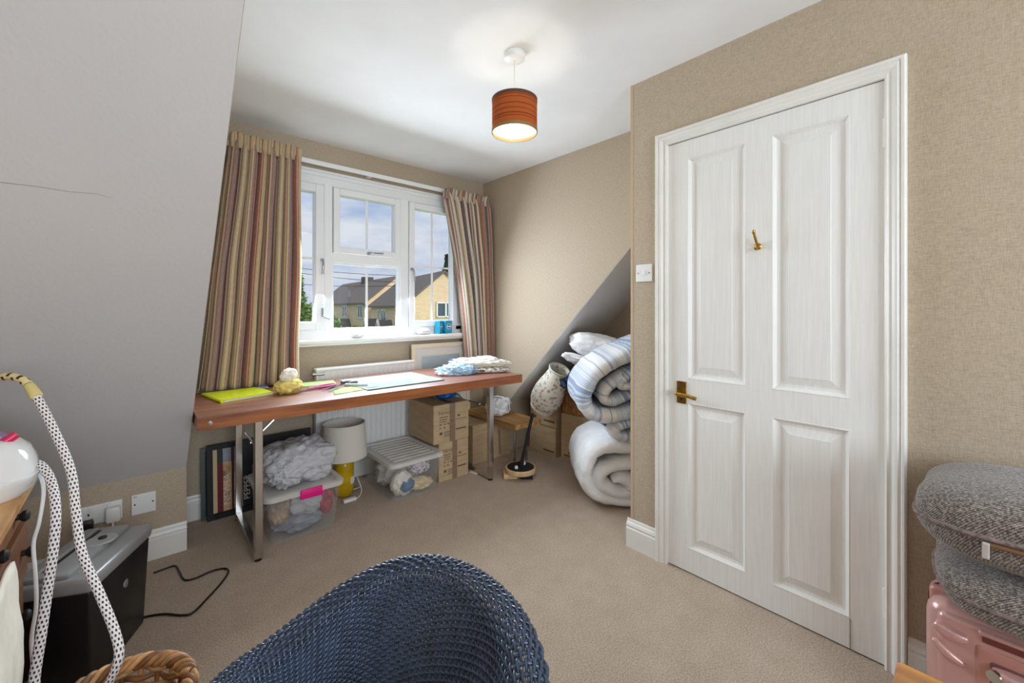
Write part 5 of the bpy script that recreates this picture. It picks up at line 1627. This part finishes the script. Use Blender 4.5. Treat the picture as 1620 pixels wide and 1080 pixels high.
hn = MB().tube([(sx0 - .012, -.034, .300), (sx0 - .020, -.052, .304), (sx0 - .020, -.32, .304), (sx0 - .012, -.345, .298)], [.017, .019, .019, .016], 14).build('carry_handle', ROSE, suit, True)
for i in range(7):
    for j in range(2):
        MB().lathe([(0, 0), (.0030, 0), (.0026, .0012), (0, .0015)], (sx0 - .0382, -.068 - .026 * i, .299 + .012 * j), 10, axis=(-1, 0, 0)).build('grip_dot', BLACKM, hn)
MB().lathe([(0, 0), (.016, 0), (.014, .008), (0, .010)], (sx0 - .024, -.034, .302), 16, axis=(-1, .5, 0)).build('handle_end', CHROME, pn, True)
MB().box(sx0 - .006, -.33, .378, sx0 + .03, -.006, .390, .005, 3).build('trolley_bar', ROSE, suit, True)
MB().box(sx0 - .003, -.32, .362, sx0 + .02, -.012, .379, .003).build('trolley_slot', mat('slot_red', (112, 52, 50), .5), suit)
for y in (sy0 + .07, sy1 - .06):
    for x in (sx0 + .06, sx1 - .06):
        MB().tube([(x, y - .015, .022), (x, y + .015, .022)], .022, 14).build('wheel', BLACKP, suit, True)
tag(blob((1.76, -.25, .440), (.10, .23, .022), 95, .15, 1.5, 4, .4215, boxy=.6).build('black_bag', mat('glossy_black_vinyl', (24, 25, 30), .18), None, 'full'), 'flat glossy black bag between suitcase and lower cushion', 'bag')
def cushion(label, c, hx, hy, hz, seed, rz, tilt, zip_=False):
    t = thing('tweed_cushion', (c[0], c[1], c[2] - hz), label, 'cushion', 'tweed cushions on suitcase')
    R = Matrix.Translation(c) @ Matrix.Rotation(rz, 4, 'Z') @ Matrix.Rotation(tilt, 4, 'X')
    BX = .62
    mb = blob((0, 0, 0), (hx, hy, hz), seed, .07, 1.3, 5, boxy=BX)
    mb.v = [tuple(R @ Vector(v)) for v in mb.v]
    mb.build('cushion_body', TWEED, t, 'full')
    pts = []
    for k in range(120):
        a = 2 * PI * k / 120
        q = Vector((math.cos(a), math.sin(a), 0))
        en = 2 + 5 * BX
        p3 = q / ((abs(q.x) ** en + abs(q.y) ** en) ** (1 / en))
        d = 1 + .07 * fbm(q * 1.3 + Vector((seed * 3.17, seed * 1.31, seed * 7.7)))
        pts.append(R @ Vector((hx * p3.x * d, hy * p3.y * d, -.35 * hz * 0)))
    MB().tube(pts, .006, 8, closed=True).build('piping', mat('tweed_piping_%d' % seed, (120, 104, 98), .95, var=.25, vscale=120), t, 'full')
    if zip_:
        pa, pb_ = R @ Vector((-hx * .99 - .003, hy * .58, -.012)), R @ Vector((-hx * .97 - .003, -hy * .7, -.012))
        zp = MB().tube([pa, pa.lerp(pb_, .5) + Vector((-.003, 0, 0)), pb_], .0055, 8).build('zip', mat('zip_brown', (120, 84, 60), .5), t, True)
        MB().box(pa.x - .014, pa.y - .008, pa.z - .030, pa.x - .004, pa.y + .004, pa.z + .006, .002).build('zip_pull', mat('zip_pull_steel', (214, 216, 220), .35, .5), zp)
    return t
cushion('lower tweed cushion squashed on top of the suitcase', Vector((1.68, -.215, .508)), .21, .285, .072, 3, .03, 0.0)
cushion('upper tweed cushion with zip and silver zip pull', Vector((1.665, -.20, .685)), .22, .305, .100, 6, -.04, -.02, True)

# corner of a varnished side table, bottom right
stb = thing('side_table', (.9, -.2, 0), 'varnished amber wooden side table, only its corner in view', 'table')
b = MB().box(.60, -.50, .462, 1.147, .106, .50, .008, 3)
b.build('table_top', AMBER, stb, True)
for (x, y) in ((.64, -.46), (1.10, -.46), (.64, .06), (1.10, .06)):
    MB().tube([(x, y, 0), (x, y, .462)], [.014, .02], 12).build('leg', AMBER, stb, True)
